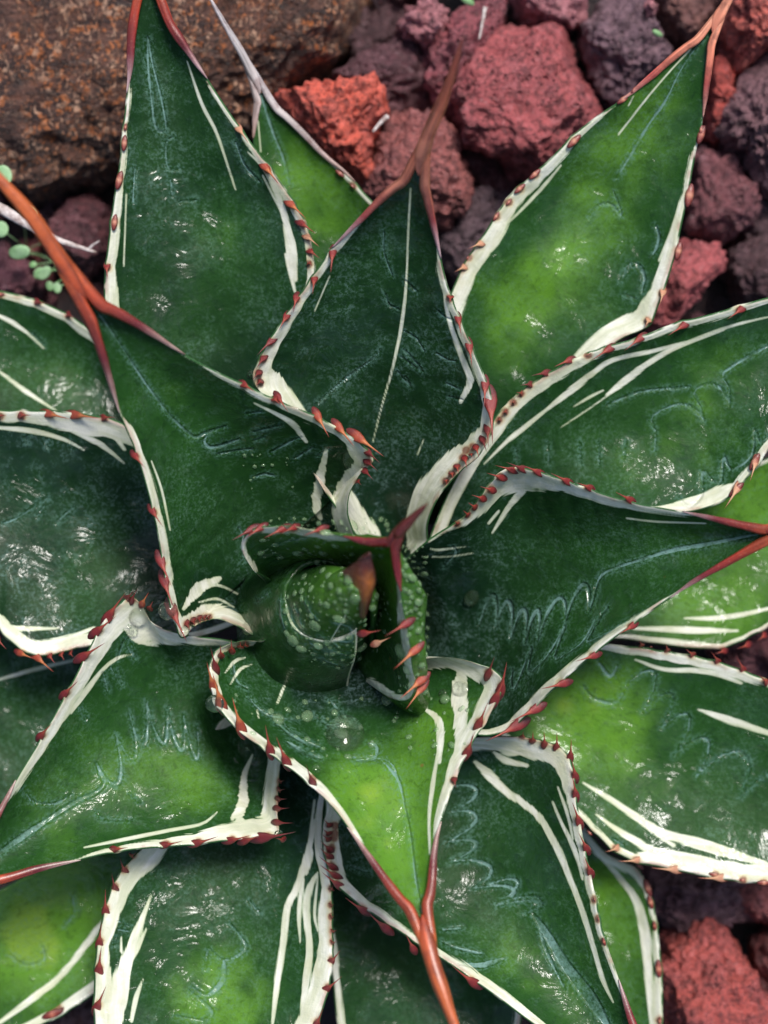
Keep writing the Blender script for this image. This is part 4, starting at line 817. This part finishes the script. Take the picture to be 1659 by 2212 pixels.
# big left leaf
make_leaf(
  [(560,1180),(440,1060),(340,960),(262,912),(200,897),(140,889),(70,886),(0,887),(-80,895),(-200,940),(-340,1080)],
  [(560,1330),(460,1370),(370,1390),(280,1392),(220,1395),(160,1402),(100,1416),(60,1412),(20,1385),(-10,1350),(-60,1310),(-160,1230),(-340,1100)],
  [-.9,-.4,-.1,.2,.6], [1.0,1.0,.9,.6,.1],
  bandL=[(340,960,30),(262,912,38),(200,897,44),(140,889,38),(70,886,30),(0,887,26),(-200,940,12)],
  bandR=[(370,1390,14),(280,1392,22),(160,1402,32),(100,1416,34),(20,1385,30),(-60,1310,16)],
  white=[S('D',[(-40,1030),(150,1045),(300,1075),(420,1120),(500,1165)],22,5), S('D',[(430,1055),(560,1110),(650,1170),(740,1245)],20,8), S('D',[(560,1000),(660,1060),(740,1160)],10,24), S('G',[(-20,690),(100,715),(350,715)],24,12), S('G',[(110,780),(300,800),(420,770),(560,710)],8,22)],
  imp=[S('D',[(160,1080),(165,1130),(150,1080)],5), S('D',[(280,1100),(285,1150),(265,1110)],5), S('D',[(415,1110),(425,1165)],5), S('D',[(20,1600),(120,1560),(290,1440),(220,1560)],4,3), S('D',[(440,1500),(330,1600),(400,1560)],4)],
  blobs=[(200,1250,100,.25),(80,1100,80,.15)], yg=-.28,
  teeth=T('D',[(130,962,190,962),(300,952,420,982,O_),(460,958,600,977,O_),(622,972,685,970),(0,965,40,960)]) + T('G',[(-10,780,42,842),(130,865,212,897,O_),(232,895,322,975,O_),(300,882,330,925),(368,872,385,907),(423,865,440,888)]),
  flare=(6,6), label='broad dark leaf at the left edge under the long orange spine')
# upper left low leaf
make_leaf(
  [(420,900),(320,800),(240,740),(180,700),(130,670),(70,645),(0,630),(-100,640),(-220,700),(-320,790)],
  [(420,1010),(320,980),(240,950),(160,940),(80,940),(0,945),(-100,930),(-220,870),(-320,800)],
  [-2.3,-2.1,-2.0,-1.8,-1.5], [.5,.6,.6,.4,.1],
  bandL=[(240,740,18),(180,700,20),(130,670,18),(70,645,16),(0,630,14)],
  white=[S('D',[(-40,350),(60,400),(150,460),(260,560)],18,4), S('D',[(-40,670),(160,820),(340,935)],16,10)],
  imp=[S('D',[(190,470),(260,540)],3)], blobs=[(60,800,90,.3),(160,860,60,.4)], yg=-.1, teeth=T('D',[(0,240,30,'pad_dark'),(225,285,290,300,D_),(410,362,452,384,D_)]), flare=(8,5), thick=.3,
  label='low leaf at the left edge above the broad dark leaf')
# left low leaf under the left lower leaf
make_leaf(
  [(420,1400),(300,1380),(200,1375),(100,1375),(0,1380),(-120,1430),(-260,1540)],
  [(420,1600),(300,1680),(200,1720),(100,1740),(0,1740),(-120,1700),(-260,1560)],
  [-3.2,-3.0,-2.8,-2.6,-2.3], [.4,.5,.5,.4,.1],
  white=[S('G',[(-40,1030),(200,960),(460,900)],14,12)], blobs=[(60,1560,90,.1)], yg=-.15, flare=(5,5), thick=.3,
  label='dark shaded leaf at the left edge with one thin pale line')
# hooded young leaf round the bud
make_leaf(
  [(545,1230),(522,1190),(528,1158),(560,1140),(600,1136),(650,1140),(700,1150),(745,1158),(790,1166),(835,1165),(856,1158)],
  [(800,1480),(850,1512),(886,1512),(896,1480),(890,1430),(884,1380),(874,1330),(868,1290),(864,1250),(860,1210),(858,1170)],
  [2.6,3.8,4.6,5.2,5.8], [3.4,3.6,3.4,2.6,.5], zR=[.2,3.0,4.6,5.3,5.8],
  rimr=9, bandL=[(528,1158,10),(600,1136,18),(700,1150,17),(745,1158,11),(770,1162,2)], bandR=[(892,1505,14),(890,1430,16),(874,1330,14),(868,1290,7)],
  imp=[S('H',[(460,360),(560,340),(620,330)],7)], blobs=[(760,1200,110,.6),(850,1230,60,.5)], yg=.4,
  teeth=T('H',[(275,285,165,347,D_),(332,275,240,335),(462,280,358,332),(532,270,455,303),(690,280,590,317),(1192,845,1075,915),(1245,1005,1130,1110,O_),(1280,1185,1163,1287,O_),(1288,1230,1203,1347,O_)]),
  hornL=q('H',830,300), hornR=q('H',1160,650), spine=[(853,1172,5.7,8),(862,1150,5.9,15),(885,1125,6.2,11),(908,1103,6.5,7),(925,1086,6.7,1)], pal='dark', flare=(30,100), hr=(9,13), thick=.5, stub=.2, stubdrop=1.0, gpk=.26, lyg=.5, pexp=1.5,
  label='hooded young leaf wrapped round the bud with a dark red spine')

# rolled bud in the heart
def roll(th0, turns, h0, h1, rs, shrink, zoff, rim, du=0, dv=0, ygb=1.0):
    nh, na = 110, 150; hh, aa = np.meshgrid(np.linspace(0, 1, nh), np.linspace(0, 1, na), indexing='ij')
    start = h0 + (h1 - h0) * aa ** .8; h = start + (1 - start) * hh
    cu = 776 + du + (678 - 776) * h; cv = 1258 + dv + (1345 - 1258) * h; z = 5.3 + zoff - 5.0 * h ** 1.1
    r = (14 + 126 * h ** .7) * (1.0 - shrink * aa) * rs
    TH = th0 - aa * turns; r = r * (1 + .10 * h ** 3) * (1 + .05 * np.sin(TH * 3 + 1) * h) + -4 * np.exp(-(hh / .04) ** 2) * rim
    r = r + 7 * vnoise(np.stack([np.cos(TH).ravel() * 2, np.sin(TH).ravel() * 2, h.ravel() * 3.5 + rs * 9], 1), 15).reshape(h.shape)
    UV = np.stack([cu + r * np.cos(TH), cv - r * np.sin(TH) * .93], -1); flat = UV.reshape(-1, 2); hr_ = h.ravel()
    z = z + vnoise(np.stack([flat[:, 0] / 40, flat[:, 1] / 40, z.ravel()], 1), 5).reshape(z.shape) * .10
    m = mesh_from('leaf', PA(UV, z).reshape(-1, 3) + np.array(AO), grid_faces(nh, na))
    isd = seg_sdf(flat, [S('H',[(470,700),(475,790),(495,860)],5,3), S('H',[(520,740),(555,840),(590,890)],7,2), S('H',[(560,745),(600,850)],5,2), S('H',[(612,700),(640,750),(685,805)],8,2), S('H',[(640,945),(740,985),(850,1010)],14,10), S('H',[(690,1030),(820,1080)],12,5), S('H',[(780,820),(870,850),(875,930),(760,925)],8), S('H',[(340,700),(400,660)],7,3), S('H',[(700,900),(800,960)],6,3)])
    dist = np.minimum(aa * turns * r, np.where(rim > 0, hh * (1 - start) * 190 + 14 * aa, 99)).ravel()
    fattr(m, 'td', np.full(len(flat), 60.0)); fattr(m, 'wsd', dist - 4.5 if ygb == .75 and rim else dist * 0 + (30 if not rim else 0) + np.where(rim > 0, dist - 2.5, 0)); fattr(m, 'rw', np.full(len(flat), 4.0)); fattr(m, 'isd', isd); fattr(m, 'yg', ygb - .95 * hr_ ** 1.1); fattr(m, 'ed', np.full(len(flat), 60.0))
    at = m.attributes.new('lc', 'FLOAT_VECTOR', 'POINT'); at.data.foreach_set('vector', np.stack([flat[:, 0] / 60, hr_ * 5, np.zeros(len(flat))], 1).astype(np.float32).ravel())
    o = link('leaf', m, LEAF, agave); md = o.modifiers.new('thickness', 'SOLIDIFY'); md.thickness = .0014; md.offset = 0; return o
def bud():
    o = roll(math.radians(-40), 2 * math.pi + .9, 0, 0, .86, .22, .15, 0, ygb=.7)
    o['label'] = 'tightly rolled bud leaf in the heart of the rosette'
    o2 = roll(math.radians(-62), 1.72 * math.pi, .34, .74, 1.10, .02, -.25, 1, -6, 8, .75)
    o3 = roll(math.radians(-100), 1.6 * math.pi, .12, .34, .95, .04, -.02, 1, 0, 3, .8); o3['label'] = 'middle layer of the rolled bud with a thin pale rim'
    o2['label'] = 'young leaf wrapped low round the rolled bud'
    # scoop shaped brown tip of the rolled leaf
    n1, n2 = 40, 24; rows = []
    Lc = smooth([(742,1232,5.2),(752,1252,5.25),(768,1280,5.1),(778,1305,4.9),(781,1332,4.6)], n1); Rc = smooth([(800,1194,6.2),(806,1225,5.9),(808,1255,5.5),(800,1285,5.1),(786,1333,4.6)], n1)
    Lc[0] = Lc[0]; top = (798, 1192, 6.3)
    Lc = np.vstack([[(799,1193,6.3)], [(770,1212,5.8)], Lc]); Rc = np.vstack([[(800,1193,6.3)], [(802,1203,6.1)], Rc])
    n1 += 2; s = np.linspace(0, 1, n2); G = Lc[:, None] * (1 - s)[None, :, None] + Rc[:, None] * s[None, :, None]; G[..., 2] += .35 * np.sin(math.pi * s)[None] * np.sin(math.pi * np.linspace(0, 1, n1))[:, None]
    V = PA(G[..., :2], G[..., 2]).reshape(-1, 3) + np.array(AO); mh = mesh_from('terminal_spine', V, grid_faces(n1, n2))
    ss = np.tile(s, n1)[:, None]; tt = np.repeat(np.linspace(0, 1, n1), n2)[:, None]; edge = np.clip(np.abs(ss - .5) * 2, 0, 1) ** 3
    core = np.exp(-((tt - .48) / .20) ** 2) * (1 - edge)
    cattr(mh, 'hc', np.array([(.045, .009, .008)]) * (1 - core) + np.array([(.36, .11, .02)]) * core * (1 + .5 * vnoise(V * 900, 8))[:, None]); osp = link('terminal_spine', mh, HORN, o)
    md = osp.modifiers.new('thickness', 'SOLIDIFY'); md.thickness = .0006; md.offset = -1
    for (bx, by, tx, ty, k, zz) in ((965, 893, 1058, 876, 'tooth_red', 4.0), (1040, 950, 1120, 915, 'tooth_pale', 3.6)):
        b = q('H', bx, by); tp = q('H', tx, ty); place_tooth(o, k, Vector(P(b[0], b[1], zz)) + AO, Vector(P(tp[0], tp[1], zz + .2)) + AO, .8)
bud()
V, F, _ = tube([P(CU, CV, GZ - .5), P(CU, CV, -5), P(CU, CV, -2), P(CU, CV, .2)], [.013, .016, .020, .006], 24)
link('stem', mesh_from('stem', V + np.array(AO), F), simple('stem_skin', (.10, .16, .07), (.16, .22, .10), 120), agave)

# ------------------------------------------------------------------ water drops: dropped on whatever lies below
bpy.context.view_layer.update()
DG = bpy.context.evaluated_depsgraph_get()
def surf(u, v):
    o = Vector((0, 0, H)); tgt = Vector(P(u, v, 0)); dr = (tgt - o).normalized()
    hit, loc, nor, _, ob, _ = SC.ray_cast(DG, o + dr * .02, dr)
    if nor.dot(dr) > 0: nor = -nor
    return loc, nor, ob
def drop_mesh(r, seed=0, flat=.55):
    V, F = ico(4); V = V.copy()
    V = V * (1 + .07 * vnoise(V * 1.3 + seed, seed))[:, None]; V[:, 2] *= flat
    V[:, 2] = np.where(V[:, 2] < 0, V[:, 2] * .35, V[:, 2]); return V * r, F
DR = [('big clear drop on the middle leaf just below the bud', (745,1592), 44, .6, 1.25),
      ('round drop at the top corner of the left lower leaf', (298,1330), 26, .7, 1.0), ('smaller drop just below the round corner drop', (282,1362), 15, .6, 1.3),
      ('hanging drop beside the tooth tips of the upper left leaf', (362,1318), 22, .7, 1.1), ('drop caught on the lowest tooth of the upper left leaf', (396,1366), 14, .8, 1.0),
      ('drop on the right cream edge of the upper left leaf', (765,992), 26, .5, 1.2), ('drop at the left toothed edge of the top middle leaf', (543,808), 11, .8, 1.0),
      ('clear drop on the cream streak of the middle leaf', (998,1490), 19, .6, 1.3), ('small drop by a red tooth on the middle leaf left edge', (683,1662), 11, .8, 1.0),
      ('pale drop between bud and left lower leaf', (537,1358), 17, .6, 1.2), ('drop on the outer green edge of the middle leaf', (465,1520), 20, .5, 1.5),
      ('flat drop on the right leaf near its base', (1020,1290), 17, .5, 1.5), ('small drop on the middle leaf right of the hooded leaf', (958,1498), 11, .7, 1.0), ('drop on the dark tooth at the left lower leaf corner', (602,1800), 8, .8, 1.6)]
for i, (lb, (u, v), r, fl, el) in enumerate(DR):
    loc, nor, ob = surf(u, v); V, F = drop_mesh(r * K * .9, i, fl); V[:, 1] *= el
    o = link('water_drop', mesh_from('water_drop', V, F), WATER); o.location = loc
    o.rotation_euler = (nor * .6 + Vector((0, 0, 1)) * .4).to_track_quat('Z', 'Y').to_euler(); tag(o, lb, 'water drop', 'water drops on the agave')
def beads():
    VV, FF, off = [], [], 0; base, F = ico(2)
    spots = []
    def put(u, v, r):
        if all((u - a) ** 2 + (v - b) ** 2 > (r + c) ** 2 * .8 for a, b, c in spots): spots.append((u, v, r))
    for _ in range(420): put(rng.uniform(862, 924), rng.uniform(1175, 1500), rng.choice([4, 6, 9, 13, 19], p=[.25, .3, .2, .15, .1]))
    for _ in range(420):
        a = rng.uniform(0, 6.28); r = 118 * math.sqrt(rng.uniform()); put(728 + r * math.cos(a), 1325 + r * math.sin(a), rng.choice([3, 5, 8, 13], p=[.3, .3, .25, .15]))
    for _ in range(300): put(rng.uniform(560, 850), rng.uniform(1120, 1205), rng.choice([3, 5, 8, 12]))
    for _ in range(70): put(rng.uniform(500, 1020), rng.uniform(1500, 1640), rng.choice([3, 5, 8, 13], p=[.4, .3, .2, .1]))
    for _ in range(16): put(rng.uniform(520, 640), rng.uniform(980, 1060), rng.choice([2, 3, 5]))
    for (u, v, r) in spots:
        loc, nor, ob = surf(u, v)
        if ob is None or not ob.name.startswith('leaf'): continue
        qn = nor.to_track_quat('Z', 'Y').to_matrix(); V = base * r * K; V = V * (rng.uniform(.8, 1.15), rng.uniform(.8, 1.35), rng.uniform(.4, .65)) * (1 + .12 * vnoise(base * 1.5 + u, 3))[:, None]
        V = V @ np.array(qn).T + np.array(loc); VV.append(V); FF.append(F + off); off += len(V)
    o = link('water_beads', mesh_from('water_beads', np.vstack(VV), np.vstack(FF)), BEAD)
    tag(o, 'fine beads of rain water clinging to the bud and inner leaves', 'water beads', kind='stuff')
beads()

# ------------------------------------------------------------------ weed, straws, debris
def weed():
    root = bpy.data.objects.new('creeping_weed', None); COL.objects.link(root); root.location = P(60, 520, -6)
    tag(root, 'tiny pale green round leaved weed growing at the left edge', 'weed'); ao = -Vector(root.location)
    for (u, v, z, a, b, r) in [(8,380,-2.6,20,24,.2),(68,463,-3.4,13,19,.5),(3,496,-3.2,17,19,0),(43,545,-3.4,25,17,.1),(96,590,-3.8,19,13,.8),(124,622,-3.8,10,13,.2),(84,590,-4.2,15,11,1.0),(108,618,-4.0,9,12,.4),(72,572,-4.3,9,8,.3)]:
        V, F = ico(3); V = V * (a * K, b * K, .0006); V[:, 2] += .18 * (V[:, 0] ** 2 + V[:, 1] ** 2) / (a * K)
        c, s = math.cos(r), math.sin(r); V = V @ np.array([[c, s, 0], [-s, c, 0], [0, 0, 1]])
        link('leaf', mesh_from('leaf', V + P(u, v, z) + np.array(ao), F), WEED, root)
        pth = smooth([tuple(P(u, v, z)), tuple(P((u + 40) , (v + 540) / 2 + 8, z - 1.3)), tuple(P(58, 540, -6.4))], 12)
        Vt, Ft, _ = tube(pth, np.full(12, 1.6 * K), 6); link('stem', mesh_from('stem', Vt + np.array(ao), Ft), WEED, root)
weed()
def straw(pts, r, name, label, cat, mat=STRAW):
    p = smooth(pts, 24); r_ = smooth([(a, 0, 0) for a in r], 24)[:, 0] if len(r) > 2 else np.linspace(r[0], r[1], 24)
    Vt, Ft, _ = tube([P(*a) for a in p], np.maximum(r_, .4) * K, 8, .4); o = link(name, mesh_from(name, Vt, Ft), mat); tag(o, label, cat); return o
straw([(-60,420,-1.8),(0,450,-1.8),(60,485,-1.9),(110,512,-2.0),(160,530,-2.1),(208,545,-2.2)], [9,12,12,9,8,3], 'dry_leaf', 'dried pinkish white leaf strip reaching in from the left edge', 'dry leaf')
straw([(190,540,-2.2),(200,530,-2.1),(215,520,-2.0)], [4,1.5], 'twig', 'tiny pale twig at the end of the dried leaf strip', 'twig')
straw([(1048,15,-3.2),(1042,50,-3.2),(1035,85,-3.2)], [5,2], 'straw', 'short white straw bit on the maroon rock near the top', 'straw')
straw([(838,250,-2.9),(822,265,-2.9),(805,285,-2.9)], [6,3], 'straw', 'short straw bit at the corner of the bright orange rock', 'straw')
for (u, v, r, lb) in ((1420, 72, 11, 'tiny green leaf scrap on the purple rock'), (1010, 2, 14, 'tiny green leaf scrap at the top edge')):
    V, F = ico(3); V = V * (r * K * 1.3, r * K * .6, .0008); o = link('leaf_scrap', mesh_from('leaf_scrap', V, F), WEED); o.location = P(u, v, -3.6); o.rotation_euler = (.2, .3, -.4); tag(o, lb, 'leaf')
